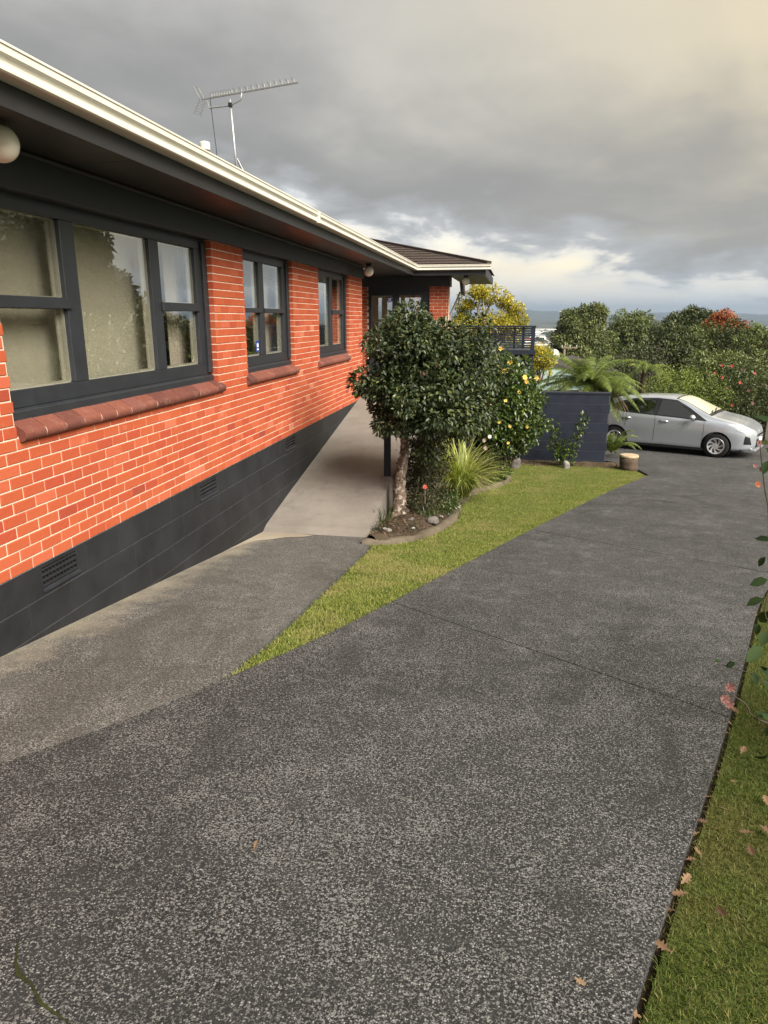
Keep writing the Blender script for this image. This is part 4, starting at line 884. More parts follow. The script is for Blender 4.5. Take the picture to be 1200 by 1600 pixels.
# yellow hibiscus against the block wall
HB = (-.20, 15.7, -1.95)
hib, hcs = shrub('hibiscus_bush', 'glossy green hibiscus bush with yellow flowers in front of the navy wall', HB, (.78, .8, 1.10), 190, .22, 70, .085, .05, 'hibiscus_leaf', kind=8, seed=12, droop=.35, hollow=.45, rough=.08)
fp = [(782, 545), (797, 566), (820, 590), (838, 591), (789, 580), (823, 596), (772, 562), (790, 626), (811, 613), (780, 660), (797, 666), (824, 667), (766, 646), (794, 692), (766, 633)]
Ff, HZp = 1110., 0
fw = cf * math.cos(PITCH) - Vector((0, 0, 1)) * math.sin(PITCH); cu = cf * math.sin(PITCH) + Vector((0, 0, 1)) * math.cos(PITCH)
def at(px, py, Y): d_ = fw * Ff + cr * (px - 600) - cu * (py - 800); return d_ * (Y / d_.y)     # a point of the photo at depth Y along the house
def front_y(px, py, c, r):
    for Y in np.arange(c[1] - r[1] * 1.15, c[1] + .3, .04):
        p = at(px, py, Y)
        if sum(((p[i] - c[i]) / r[i]) ** 2 for i in range(3)) < 1.02: return Y
    return c[1]
flowers(hib, [at(px, py, front_y(px, py, HB, (.80, .85, 1.15))) for px, py in fp[:6]], .065, 'yellow_petal')
flowers(hib, [at(px, py, front_y(px, py, HB, (.80, .85, 1.15)) - .05) for px, py in fp[6:]], .035, 'yellow_petal', 'bud')
mb = MB()
for px, py in ((797, 566), (820, 590), (838, 591), (782, 548)):
    p = at(px, py + 3, HB[1]); mb.tube([(HB[0] + (p.x - HB[0]) * .5, HB[1], -1.7), tuple(p)], [.012, .005], 5)
mb.build('stem', 'dark_stem', hib)
flowers(cam_t, [at(682, 571, 9.75), at(664, 583, 9.7)], .035, 'old_pink')

# strappy clump
def strappy(name, label, base, n, L_, wdt, mat, spread=1.0, bias=(0, 0), cat='plant'):
    t = thing(name, label, cat, base); V = []; F = []
    for i in range(n):
        a = random.uniform(0, 2 * math.pi); h = Vector((math.cos(a) + bias[0], math.sin(a) + bias[1], 0)) * spread * random.uniform(.25, 1.0); l = L_ * random.uniform(.6, 1.1); p = Vector(base) + Vector((random.gauss(0, .07), random.gauss(0, .07), -.02)); d = (Vector((0, 0, 1)) + h * .55).normalized(); w_ = wdt * random.uniform(.7, 1.2); k_ = len(V); S = d.cross(Vector((0, 0, 1))); S = S.normalized() if S.length > .01 else Vector((1, 0, 0)); seg = 7
        for j in range(seg + 1):
            t_ = j / seg; ww = w_ * (1 - t_ ** 2.2) * (.7 + .6 * t_ * (1 - t_)) + .0008; V += [p - S * ww / 2, p + S * ww / 2]; d = (d + Vector((h.x * .10, h.y * .10, -.26 * t_ - .05)) * (1.1 if t_ > .2 else .5)).normalized(); p = p + d * l / seg
        F += [(k_ + 2 * j, k_ + 2 * j + 1, k_ + 2 * j + 3, k_ + 2 * j + 2) for j in range(seg)]
    np_mesh('leaves', np.array([tuple(v) for v in V]), np.array(F), mat, t); return t
strappy('strap_leaf_clump', 'arching clump of yellow-green strap leaves spilling over the garden edging', (-.90, 12.75, gz(0, 12.75) + .06), 480, 1.25, .028, 'strappy_leaf', 1.15, (.30, -.35))
strappy('strap_leaf_clump', 'small dark green tuft beside the pebbles in the garden bed', (-1.12, 10.35, gz(0, 10.3) + .08), 60, .26, .007, 'hibiscus_leaf', .8)
strappy('strap_leaf_clump', 'upright dark tuft of blades between trunk and ramp edge', (-1.80, 9.95, gz(0, 9.95) + .03), 46, .42, .010, 'hibiscus_leaf', .55)
shrub('ground_cover', 'small bright leafy plant at the bend of the garden edging', (-.20, 14.75, gz(0, 14.75) + .15), (.22, .25, .16), 24, .07, 24, .06, .04, 'hibiscus_leaf', seed=22, cat='plant')
shrub('ground_cover', 'grey-green low plant at the foot of the ramp', (-1.72, 9.30, gz(0, 9.3) + .08), (.13, .25, .07), 26, .05, 22, .03, .014, 'understory_leaf', seed=23, cat='plant')
shrub('ground_cover', 'brown tangle of low stems around the camellia trunk', (-1.38, 9.75, gz(0, 9.75) + .08), (.22, .4, .06), 30, .05, 22, .035, .009, 'understory_leaf', seed=24, cat='plant')
shrub('ground_cover', 'dark low foliage at the right of the camellia trunk', (-1.30, 10.75, gz(0, 10.75) + .20), (.30, .35, .22), 50, .09, 30, .05, .02, 'understory_leaf', seed=26, cat='plant')
shrub('ground_cover', 'fine-leaved low plant under the strap leaves by the edging', (-1.02, 11.4, gz(0, 11.4) + .15), (.20, .45, .18), 44, .08, 28, .05, .02, 'hibiscus_leaf', seed=27, cat='plant')
# young shrub against the wall
ys_t = thing('young_hibiscus', 'young two-stemmed leafy shrub planted in front of the navy block wall', 'shrub', (1.30, 17.55, gz(0, 17.55)))
mb = MB(); mb.tube([(1.30, 17.55, -3.5), (1.12, 17.5, -3.0), (.98, 17.5, -2.55)], [.014, .011, .005], 6); mb.tube([(1.33, 17.55, -3.5), (1.50, 17.5, -3.0), (1.68, 17.5, -2.30)], [.014, .012, .005], 6); mb.build('stem', 'dark_stem', ys_t)
cs = [(1.0, 17.45, -2.95), (1.2, 17.4, -2.95), (1.35, 17.4, -2.95), (1.15, 17.4, -3.25), (1.12, 17.5, -3.05), (1.05, 17.5, -2.85), (1.0, 17.5, -2.66), (.97, 17.5, -2.5), (1.22, 17.5, -3.2), (1.35, 17.5, -3.15), (1.45, 17.5, -3.05), (1.52, 17.5, -2.85), (1.58, 17.5, -2.65), (1.63, 17.5, -2.48), (1.70, 17.5, -2.3), (1.1, 17.42, -3.12), (1.3, 17.4, -3.3), (1.4, 17.5, -3.35)]
P, O = clump_points(cs, [.14] * len(cs), 34, .4); leaf_mesh('foliage', P, unit(O + rng.normal(0, .4, O.shape)), unit(O * .4 + np.array([0, 0, .9])), .085 * rng.uniform(.7, 1.2, len(P)), .055, 'hibiscus_leaf', ys_t, 8)
# flowering pale perennial by the rocks
pp = thing('pale_flower_plant', 'small plant with pale pink blooms beside the boulders', 'plant', (-.35, 14.6, gz(0, 14.6)))
P, O = clump_points([(-.35, 14.6, -3.0), (-.32, 14.6, -2.8), (-.4, 14.6, -2.62)], [.12, .12, .1], 30, .4); leaf_mesh('foliage', P, O, unit(O + np.array([0, 0, .9])), .05, .03, 'camellia_leaf', pp)
flowers(pp, [at(765, 682, 14.35), at(759, 700, 14.35), at(757, 688, 14.4)], .05, 'pale_petal')
flowers(thing('red_flower_stalk', 'single deep red bloom on a pale stalk in the garden bed', 'plant', (-1.33, 10.6, -3.0)), [at(664, 761, 10.6)], .035, 'red_petal')
ob = [o for o in bpy.data.objects if o.name == 'red_flower_stalk'][0]
mb = MB(); p = at(664, 762, 10.6); mb.tube([(p.x, p.y + .02, -3.02), (p.x, p.y + .01, p.z - .1), tuple(p)], [.010, .008, .004], 8); mb.build('stalk', 'wood_pole', ob)

# rocks and pebbles
def rock(name, label, loc, size, mat, seed, group=None):
    rd = np.random.default_rng(seed); bm = bmesh.new(); bmesh.ops.create_icosphere(bm, subdivisions=3, radius=1.0)
    ph = rd.uniform(0, 6, 6)
    for v in bm.verts:
        q = 1 + .14 * math.sin(v.co.x * 3 + ph[0]) + .12 * math.sin(v.co.y * 3.3 + ph[1]) + .10 * math.sin(v.co.z * 4 + ph[2]) + .05 * math.sin(v.co.x * 8 + ph[3]) * math.sin(v.co.y * 7 + ph[4]); v.co *= q; v.co.x *= size[0]; v.co.y *= size[1]; v.co.z *= size[2]
    me = bpy.data.meshes.new(name); bm.to_mesh(me); bm.free(); o = link_mesh(name, me, mat, None, True); o.location = loc; o.rotation_euler = (0, 0, rd.uniform(0, 6)); return tag(o, label, 'stone', group)
rock('boulder', 'dark angular boulder at the corner of bed and wall', (-.18, 16.9, gz(0, 16.9) + .10), (.20, .17, .15), 'rock', 1)
rock('boulder', 'paler boulder next to the dark one by the navy wall', (.10, 16.95, gz(0, 16.95) + .09), (.17, .16, .15), 'rock', 2)
rock('boulder', 'small pale stone standing at the foot of the young shrub', (1.32, 17.15, gz(0, 17.15) + .04), (.09, .07, .11), 'pebble_pale', 3)
for i, (px, py, Y, s_) in enumerate([(643, 803, 10.0, .065), (676, 804, 10.05, .085), (607, 830, 9.2, .05), (601, 827, 9.3, .035), (645, 819, 9.5, .03), (661, 800, 10.2, .03), (666, 801, 10.2, .025), (690, 792, 10.5, .03)]):
    p = at(px, py, Y); rock('pebble', 'smooth grey stone lying in the garden bed', (p.x, Y, gz(0, Y) + .085 + s_ * .25), (s_, s_ * .85, s_ * .7), 'pebble_pale' if i > 1 else 'rock', 30 + i, 'stones in the garden bed')
nl_ = 2600; yb_ = rng.uniform(8.9, 17.4, nl_) ** 1.0; xa_ = -1.85 + (np.array([kerb_x(v) for v in yb_]) - .12 + 1.85) * rng.uniform(0, 1, nl_); q_ = (xa_ + 1.865) / (np.array([kerb_x(v) for v in yb_]) - .09 + 1.865)
Pz = np.stack([xa_, yb_, zg(yb_) + .028 + .10 * np.sin(q_ * np.pi) + .03 * np.sin(xa_ * 9) * np.sin(yb_ * 7)], -1); dl = rng.normal(size=(nl_, 3)); dl[:, 2] *= .25; nl2 = rng.normal(0, .35, (nl_, 3)) + np.array([0, 0, 1])
tag(leaf_mesh('leaf_litter', Pz, dl, unit(nl2), rng.uniform(.02, .06, nl_), rng.uniform(.012, .03, nl_), 'litter', None, 4), 'brown leaf litter strewn over the garden bed soil', 'leaf litter', kind='stuff')
nm_ = 1500; Pm = np.stack([rng.uniform(-.2, 2.7, nm_), rng.uniform(17.35, 18.05, nm_)], -1); Pm = np.stack([Pm[:, 0], Pm[:, 1], zg(Pm[:, 1]) - .012 + .05 * (Pm[:, 1] - 17.3)], -1); dl = rng.normal(size=(nm_, 3)); dl[:, 2] *= .2
tag(leaf_mesh('wall_litter', Pm, dl, unit(rng.normal(0, .35, (nm_, 3)) + np.array([0, 0, 1])), rng.uniform(.02, .06, nm_), rng.uniform(.012, .025, nm_), 'litter', None, 4), 'dry leaf litter on the soil strip at the foot of the navy wall', 'leaf litter', kind='stuff')
# handrail post at the ramp edge
pt = thing('ramp_post', 'dark square post standing on the ramp edge behind the camellia', 'post', (-1.96, 11.15, -2.50))
mb = MB(); mb.box(-2.01, -1.91, 11.10, 11.20, -2.50, -1.30); mb.build('post', 'navy_paint', pt, bevel=.006)
mb = MB(); mb.box(-2.05, -1.875, 11.06, 11.24, -2.52, -2.478); mb.build('base_plate', 'ramp_concrete', pt, bevel=.004)

# ------------------------------------------------------------------ navy block wall
gw = thing('block_wall', 'navy painted concrete block wall at the end of the lawn', 'wall', (.9, 18.2, gz(0, 18.2)))
mb = MB(); mb.box(-1.2, 2.322, 18.104, 18.29, -3.75, -1.775); core = mb.build('core', 'block_joint', gw)
b2 = .2325
for c in range(8):
    z1 = -1.80 - c * b2; z0 = z1 - b2; x = -1.2 - (.25 if c % 2 else 0)
    while x < 2.33:
        a, b = max(x, -1.2), min(x + .5, 2.335); x += .5
        if b - a > .05: put_block(a, b, z0, z1, 18.10, core, 'x', 'navy_paint')
mb = MB(); mb.box(-1.21, 2.345, 18.085, 18.31, -1.797, -1.752); mb.build('capping', 'navy_paint', gw, bevel=.004)

# ------------------------------------------------------------------ deck with slatted screen
dk = thing('deck_screen', 'dark deck with horizontal slat screen and posts behind the navy wall', 'deck', (-.2, 20.7, gz(0, 20.7)))
def pxz(px, py, Y=20.6): p = at(px, py, Y); return p.x, p.z
xr_, zt = pxz(837, 510); _, zb_ = pxz(837, 545); xl = -1.55
mb = MB(); mb.box(xl, xr_ + .02, 20.57, 20.70, zt - .03, zt + .02); mb.build('top_rail', 'navy_paint', dk, bevel=.004)
nS = 9; hS = (zt - .03 - zb_) / nS
for i in range(nS):
    z = zb_ + (i + .5) * hS; mb = MB(); mb.box(xl, xr_ - .09, 20.61, 20.63, z - hS * .27, z + hS * .27); mb.build('slat', 'navy_paint', dk)
for px in (752, 774, 804, 818):
    x, _ = pxz(px, 520); mb = MB(); mb.box(x - .03, x + .03, 20.635, 20.68, zb_, zt - .032); mb.build('batten', 'navy_paint', dk)
mb = MB(); mb.box(xr_ - .11, xr_, 20.58, 20.69, zb_ - .03, zt - .032); mb.build('post', 'navy_paint', dk, bevel=.004)
mb = MB(); mb.box(xl, xr_ + .03, 20.54, 20.74, zb_ - .16, zb_ - .035); mb.build('beam', 'navy_paint', dk, bevel=.004)
mb = MB(); mb.box(xr_ - .15, xr_ - .02, 20.58, 20.71, -3.7, zb_ - .162); mb.build('post', 'navy_paint', dk, bevel=.004)
mb = MB(); mb.box(xl + .5, xl + .62, 20.58, 20.71, -3.7, zb_ - .162); mb.build('post', 'navy_paint', dk, bevel=.004)
for a, b in (((793, 553), (826, 600)), ((800, 560), (812, 553)), ((812, 553), (836, 595)), ((785, 556), (818, 604))):
    xa, za = pxz(*a); xb, zb2 = pxz(*b); mb = MB(); mb.beam((xa, 20.95, za), (xb, 20.95, zb2), .07, .07); mb.build('brace', 'navy_paint', dk)
mb = MB(); mb.box(xl, xr_ - .02, 20.76, 23.4, zb_ - .12, zb_ - .06); mb.build('deck_floor', 'navy_paint', dk)

# ------------------------------------------------------------------ tree fern
fern_c = Vector((2.0, 20.2, -1.72))
tf = thing('tree_fern', 'spreading tree fern with drooping fronds rising behind the navy wall', 'tree fern', (1.9, 20.25, gz(0, 20.25)))
mb = MB(); mb.tube([(1.9, 20.25, -3.7), (1.92, 20.25, -2.9), (1.97, 20.22, -2.3), tuple(fern_c)], [.17, .14, .13, .10], 12, jitter=.25); mb.build('trunk', 'stump_bark', tf, smooth=True)
def frond(base, az, el, L_, arch, mat, parent, name='frond', pin=.30, npin=46):
    d = Vector((math.sin(az) * math.cos(el), math.cos(az) * math.cos(el), math.sin(el))); p = Vector(base); side = d.cross(Vector((0, 0, 1))).normalized(); V = []; F = []; path = []; n = npin
    for j in range(n + 1):
        t = j / n; path.append(p.copy()); pl = pin * min(1.0, t * 5 + .25) * (1 - t ** 2.6) + .01; up = side.cross(d).normalized()
        if j > 2:
            for s_ in (-1, 1):
                q = (side * s_ + d * .38 - up * .20 + Vector((0, 0, -.22 * random.random()))).normalized(); wv = d * (L_ / n) * .52; k_ = len(V); m_ = p + q * pl * .5 + up * .01; e = p + q * pl - Vector((0, 0, pl * .22))
                V += [tuple(p - wv * .5), tuple(p + wv * .5), tuple(m_ + wv * .62), tuple(m_ - wv * .62), tuple(e)]; F += [(k_, k_ + 1, k_ + 2), (k_, k_ + 2, k_ + 3), (k_ + 3, k_ + 2, k_ + 4)]
        d = (d + Vector((0, 0, -arch / n)) * (1 + t)).normalized(); p = p + d * L_ / n
    k_ = len(V); mb = MB(); mb.tube(path[::4], list(np.linspace(.012, .003, len(path[::4]))), 4, cap=False)
    off = len(V); V += mb.v; F2 = []
    for f_ in mb.f: F2 += [(off + f_[0], off + f_[1], off + f_[2]), (off + f_[0], off + f_[2], off + f_[3])]
    return np_mesh(name, np.array(V), np.array(F + F2), mat, parent)
fr_rng = random.Random(4)
for i in range(40):
    az = i * 2.399 + fr_rng.uniform(-.2, .2); el = R(fr_rng.uniform(8, 60)); L_ = fr_rng.uniform(1.3, 1.9)
    frond(fern_c, az, el, L_, fr_rng.uniform(.7, 1.25), 'fern_frond', tf, pin=.30)
for az, el, L_, ar in ((R(95), .35, 1.75, 1.1), (R(110), .2, 1.5, 1.7), (R(128), .0, 1.3, 1.5), (R(80), .45, 1.8, 1.0), (R(-90), .35, 1.9, .7), (R(-75), .25, 1.8, .7), (R(-105), .2, 1.7, .8), (R(120), -.3, 1.4, 1.0), (R(112), -.15, 1.5, 1.3), (R(100), -.2, 1.35, 1.2)):
    frond(fern_c, az, el, L_, ar, 'fern_frond', tf, pin=.28)
for az, el in ((R(100), -.7), (R(130), -.9), (R(112), -.55)):
    frond(fern_c + Vector((.55, -.15, -.1)), az, el, .8, .6, 'dead_frond', tf, name='dead_frond', pin=.12)
# lower fern beside the stump
lf_c = (2.60, 19.15, gz(0, 19.15) + .12)
lf = thing('ground_fern', 'low fern with green fronds between wall end and silver car', 'fern', lf_c)
for i in range(15): frond(lf_c, i * 2.399, R(fr_rng.uniform(35, 78)), fr_rng.uniform(.7, 1.1), 1.7, 'fern_frond', lf, pin=.16, npin=26)
# sawn log stump
sp = at(983, 722, 17.25); stp = thing('sawn_stump', 'short sawn log with pale cut top at the tip of the lawn', 'log', (sp.x, 17.3, gz(0, 17.3)))
zt_ = at(983, 711, 17.25).z; zb0 = gz(0, 17.3) - .03
mb = MB(); mb.tube([(sp.x, 17.3, zb0), (sp.x + .01, 17.3, zb0 + .1), (sp.x, 17.31, zb0 + .2), (sp.x, 17.3, zt_ - .045)], [.225, .20, .205, .215], 18, jitter=.12); mb.build('bark', 'stump_bark', stp, smooth=True)
mb = MB(); mb.lathe([(.211, zt_ - .055), (.218, zt_ - .03), (.205, zt_), (.0, zt_ + .012)], (sp.x, 17.3, 0), 'z', 22); mb.build('cut_face', 'stump_wood', stp)

# ------------------------------------------------------------------ silver hatchback
def mat_car():
    m, t, out = new_mat('car_paint'); p = geopos(t); n = t.noise(p, 900, 1, .5)
    pbsdf(t, out, t.ramp(n, [(.3, (.47, .51, .57)), (.7, (.57, .61, .67))]), .28, .5, .6, None, .8)
mat_car(); simple('tyre', (.014, .014, .015), .85, .2); simple('wheel_silver', (.55, .56, .58), .3, .5, .5, var=.04); simple('lamp_glass', (.62, .66, .70), .08, .6, .3, var=.25, scale=14); simple('chrome', (.75, .77, .8), .12, .5, .9, var=.04); simple('plate', (.66, .67, .68), .5, .3, var=.05); simple('reflection_cream', (.62, .60, .48), .6, .3, var=.08)
CAR = 1.06; car_head = R(-27)
fwc = Vector((5.33, 19.82)); cdir = Vector((math.cos(car_head), math.sin(car_head))); csid = Vector((-cdir.y, cdir.x))
# front wheel contact patch nearest the camera is on the right-hand side of the car (local y = -0.74)
org = fwc - cdir * (1.275 * CAR) + csid * (.74 * CAR)
car = thing('parked_car', 'silver five-door hatchback parked across the end of the driveway', 'car', (0, 0, 0))
xs_top = [-1.92, -1.88, -1.80, -1.70, -1.62, -1.45, -1.2, -.8, -.3, .05, .35, .65, .95, 1.15, 1.4, 1.65, 1.85, 1.98, 2.06, 2.10]
zs_top = [.62, .86, 1.02, 1.18, 1.27, 1.335, 1.385, 1.43, 1.445, 1.435, 1.385, 1.25, 1.10, 1.015, .965, .905, .835, .765, .70, .62]
f_top = smooth_interp(xs_top, zs_top)
f_w = smooth_interp([-1.92, -1.85, -1.7, -1.4, -.8, 0, .8, 1.3, 1.6, 1.8, 1.95, 2.04, 2.10], [.56, .68, .78, .835, .845, .845, .845, .84, .815, .765, .675, .57, .42])
f_belt = smooth_interp([-1.92, -1.6, -1.2, -.6, 0, .6, 1.0, 1.25, 1.6, 1.9, 2.06, 2.10], [.60, .985, 1.0, .975, .95, .92, .895, .87, .82, .73, .62, .57])
f_rw = smooth_interp([-1.92, -1.7, -1.3, -.8, 0, .35, .7, 1.0, 1.2, 1.5, 1.8, 2.0, 2.10], [.40, .48, .53, .56, .575, .585, .63, .70, .73, .72, .66, .52, .34])
f_bot = smooth_interp([-1.92, -1.75, -1.4, 0, 1.4, 1.8, 2.0, 2.1], [.42, .30, .22, .19, .19, .20, .23, .30])
def section(x):
    w_, zb, wr_, zt_, zl = f_w(x), f_belt(x), f_rw(x), f_top(x), f_bot(x)
    zb = min(zb, zt_ - .02); zr = zt_ - max(.012, .035 * min(1, (zt_ - zb) / .3)); bw = w_ * .955
    wr_ = min(wr_, bw - .005); zm = min(.62, zl + (zb - zl) * .62)
    return [(0, zl), (w_ * .86, zl), (w_ * .95, zl + .05), (w_ * .975, zl + (zm - zl) * .45), (w_, zm), (w_ * .99, zm + (zb - zm) * .5), (bw, zb), (bw + (wr_ - bw) * .55, zb + (zr - zb) * .52), (wr_ + .012, zr - .012), (wr_ * .93, zr + (zt_ - zr) * .35), (wr_ * .55, zt_ - .006), (0, zt_)]
NSEC = 12
def surf(x, s):                   # s: 0 .. 11 along the section
    x = float(x); s = float(s); c = section(x); s = min(max(s, 0.0), NSEC - 1 - 1e-6); i = int(s); t = s - i; P_ = [Vector(q) for q in c]
    a, b, d, e = P_[max(i - 1, 0)], P_[i], P_[i + 1], P_[min(i + 2, NSEC - 1)]
    if i in (0, 1): q = b.lerp(d, t)
    else:
        ma, mb_ = (d - a) * .5, (e - b) * .5; q = (2 * t**3 - 3 * t**2 + 1) * b + (t**3 - 2 * t**2 + t) * ma + (-2 * t**3 + 3 * t**2) * d + (t**3 - t**2) * mb_
    return Vector((x, -q.x, q.y))
def car_world(v): return Vector((org.x + (cdir.x * v[0] + csid.x * v[1]) * CAR, org.y + (cdir.y * v[0] + csid.y * v[1]) * CAR, v[2] * CAR))
CZ = float(zg(20.4)) ; tilt = (zg(19.5) - zg(21.3)) / 1.8
car_M = Matrix(((cdir.x * CAR, csid.x * CAR, 0, org.x), (cdir.y * CAR, csid.y * CAR, 0, org.y), (0, 0, CAR, 0), (0, 0, 0, 1)))
def car_z(): a = org + cdir * 1.275 * CAR; return float(zg(a.y)), float(zg((org - cdir * 1.275 * CAR).y))
zf_, zr2 = car_z(); car_M[2][3] = (zf_ + zr2) / 2 - .002; car_M[2][0] = (zf_ - zr2) / (2.55)
car.location = car_M.translation
def car_part(mb, name, mat, parent=None, smooth=False, bevel=0):
    mb.v = [tuple(car_M @ Vector(v)) for v in mb.v]; return mb.build(name, mat, parent or car, smooth, bevel)
def body():
    xs = sorted(set([-1.92, -1.90, -1.87, -1.83, -1.78, 2.10, 2.085, 2.06, 2.03, 1.99, 1.94] + list(np.linspace(-1.72, 1.9, 56)))); ss = [0, 1, 1.5, 2] + list(np.linspace(2.25, 11, 34)); mb = MB(); n = len(ss)
    for x in xs:
        half = [surf(x, s_) for s_ in ss]; ring = half + [Vector((p.x, -p.y, p.z)) for p in half[-2:0:-1]]; mb.v += [tuple(p) for p in ring]
    k_ = 2 * n - 2
    for i in range(len(xs) - 1):
        for j in range(k_): mb.f.append((i * k_ + j, i * k_ + (j + 1) % k_, (i + 1) * k_ + (j + 1) % k_, (i + 1) * k_ + j))
    mb.f += [tuple(range(k_))[::-1], tuple((len(xs) - 1) * k_ + j for j in range(k_))]
    me = bpy.data.meshes.new('body'); me.from_pydata(mb.v, [], mb.f); bm = bmesh.new(); bm.from_mesh(me); bmesh.ops.recalc_face_normals(bm, faces=bm.faces); bm.to_mesh(me); bm.free()
    o = bpy.data.objects.new('body', me); COL.objects.link(o)
    cutters = []
    for ax in (1.275, -1.275):
        for s_ in (-1, 1):
            c = MB(); c.lathe([(.0, s_ * .52), (.355, s_ * .52), (.355, s_ * 1.0), (.0, s_ * 1.0)], (ax, 0, .31), 'y', 40); co = bpy.data.meshes.new('c'); co.from_pydata(c.v, [], c.f); bmc = bmesh.new(); bmc.from_mesh(co); bmesh.ops.remove_doubles(bmc, verts=bmc.verts, dist=1e-5); bmesh.ops.recalc_face_normals(bmc, faces=bmc.faces); bmc.to_mesh(co); bmc.free()
            cob = bpy.data.objects.new('c', co); COL.objects.link(cob); cutters.append(cob); md = o.modifiers.new('b', 'BOOLEAN'); md.object = cob; md.operation = 'DIFFERENCE'; md.solver = 'EXACT'
    dg = bpy.context.evaluated_depsgraph_get(); me2 = bpy.data.meshes.new_from_object(o.evaluated_get(dg))
    for c in cutters: bpy.data.objects.remove(c)
    bpy.data.objects.remove(o); me2.transform(car_M); me2.name = 'body'
    ob_ = link_mesh('body', me2, 'car_paint', car, True)
    me2.set_sharp_from_angle(angle=R(38)); return ob_
body()
def patch(name, outline, off, mat, mirror=True, n=10, parent=None, sides=(1,)):
    """fill an outline given in (x, s) section space, lifted off the body by 'off'"""
    for sd_ in ((1, -1) if mirror else sides):
        from mathutils.geometry import delaunay_2d_cdt
        pts = [Vector(p) for p in outline]; ed = [(i, (i + 1) % len(pts)) for i in range(len(pts))]
        x0, x1 = min(p.x for p in pts), max(p.x for p in pts); s0, s1 = min(p.y for p in pts), max(p.y for p in pts)
        inner = [Vector((x0 + (x1 - x0) * (i + .5) / n, s0 + (s1 - s0) * (j + .5) / n)) for i in range(n) for j in range(n)]
        vs_, _, fs, *_r = delaunay_2d_cdt(pts + inner, ed, [], 1, 1e-5)
        mb = MB()
        for v in vs_:
            p = surf(v.x, v.y); e = .01; a = surf(v.x + e, v.y) - surf(v.x - e, v.y); b = surf(v.x, min(v.y + .05, 10.99)) - surf(v.x, v.y - .05); nn = a.cross(b)
            nn = nn.normalized() if nn.length > 1e-9 else Vector((0, -1, 0))
            if nn.y > .05 and abs(nn.z) < .99: nn = -nn
            if nn.z < -.4 and v.y > 5: nn = -nn
            p = p + nn * off; mb.v.append((p.x, p.y * sd_, p.z))
        mb.f = [tuple(f_) for f_ in fs]; o = car_part(mb, name, mat, parent, True)
    return o
patch('window_surround', [(1.02, 6.06), (.55, 7.5), (.2, 7.95), (-.3, 7.98), (-.9, 7.85), (-1.3, 7.45), (-1.47, 6.9), (-1.40, 6.35), (-1.1, 6.08), (0, 6.03)], .004, 'black_plastic', n=14)
patch('front_side_window', [(.78, 6.18), (.50, 7.05), (.22, 7.70), (-.16, 7.78), (-.22, 6.16)], .008, 'car_glass')
patch('rear_side_window', [(-.32, 6.18), (-.30, 7.78), (-.80, 7.68), (-1.08, 7.35), (-1.10, 6.22)], .008, 'car_glass')
patch('quarter_window', [(-1.15, 6.26), (-1.14, 7.28), (-1.30, 7.05), (-1.39, 6.75), (-1.32, 6.42)], .008, 'car_glass')
# windscreen over a cream sheet that paints in its reflection
def top_sheet(name, x0, x1, frac, off, mat):
    mb = MB(); nx, ny = 14, 12
    for i in range(nx + 1):
        x = x0 + (x1 - x0) * i / nx
        for j in range(ny + 1):
            f_ = -1 + 2 * j / ny; sgn = 1 if f_ < 0 else -1; s_ = 11 - abs(f_) * frac; p = surf(x, s_); mb.v.append((p.x + off * .5, p.y * (1 if f_ < 0 else -1), p.z + off))
    k_ = ny + 1; mb.f = [(i * k_ + j, i * k_ + j + 1, (i + 1) * k_ + j + 1, (i + 1) * k_ + j) for i in range(nx) for j in range(ny)]; return car_part(mb, name, mat, None, True)
top_sheet('windscreen_frame', .16, 1.09, 2.35, .004, 'black_plastic'); top_sheet('windscreen_reflection', .22, 1.00, 2.1, .008, 'reflection_cream'); mat_glass('windscreen_glass', 1.8, (.95, .95, .9)); top_sheet('windscreen', .20, 1.03, 2.2, .013, 'windscreen_glass')
# lamps, grille, bumper openings
patch('headlight', [(1.46, 6.15), (1.60, 6.75), (1.80, 6.55), (1.97, 5.75), (2.02, 5.15), (1.90, 4.85), (1.72, 5.35)], .006, 'lamp_glass', n=8)
patch('fog_recess', [(1.90, 4.55), (1.99, 4.45), (2.03, 3.1), (1.88, 3.2)], .006, 'black_plastic', n=6)
mb = MB(); mb.prism_y([(2.098, .28), (2.112, .29), (2.116, .47), (2.10, .49)], -.40, .40); car_part(mb, 'grille', 'black_plastic')
mb = MB(); mb.prism_y([(2.098, .55), (2.108, .555), (2.104, .60), (2.09, .61)], -.36, .36); car_part(mb, 'grille', 'black_plastic')
mb = MB(); mb.box(2.112, 2.124, -.19, .19, .40, .50); car_part(mb, 'number_plate', 'plate', bevel=.003)
mb = MB(); mb.lathe([(0, .0), (.045, .0), (.045, .012), (0, .014)], (2.085, 0, .645), 'y', 16); car_part(mb, 'badge', 'chrome')
mb = MB(); mb.prism_y([(1.93, .20), (2.08, .19), (2.13, .205), (2.12, .235), (1.95, .25)], -.50, .50); car_part(mb, 'bumper_lip', 'car_paint', None, False, .006)
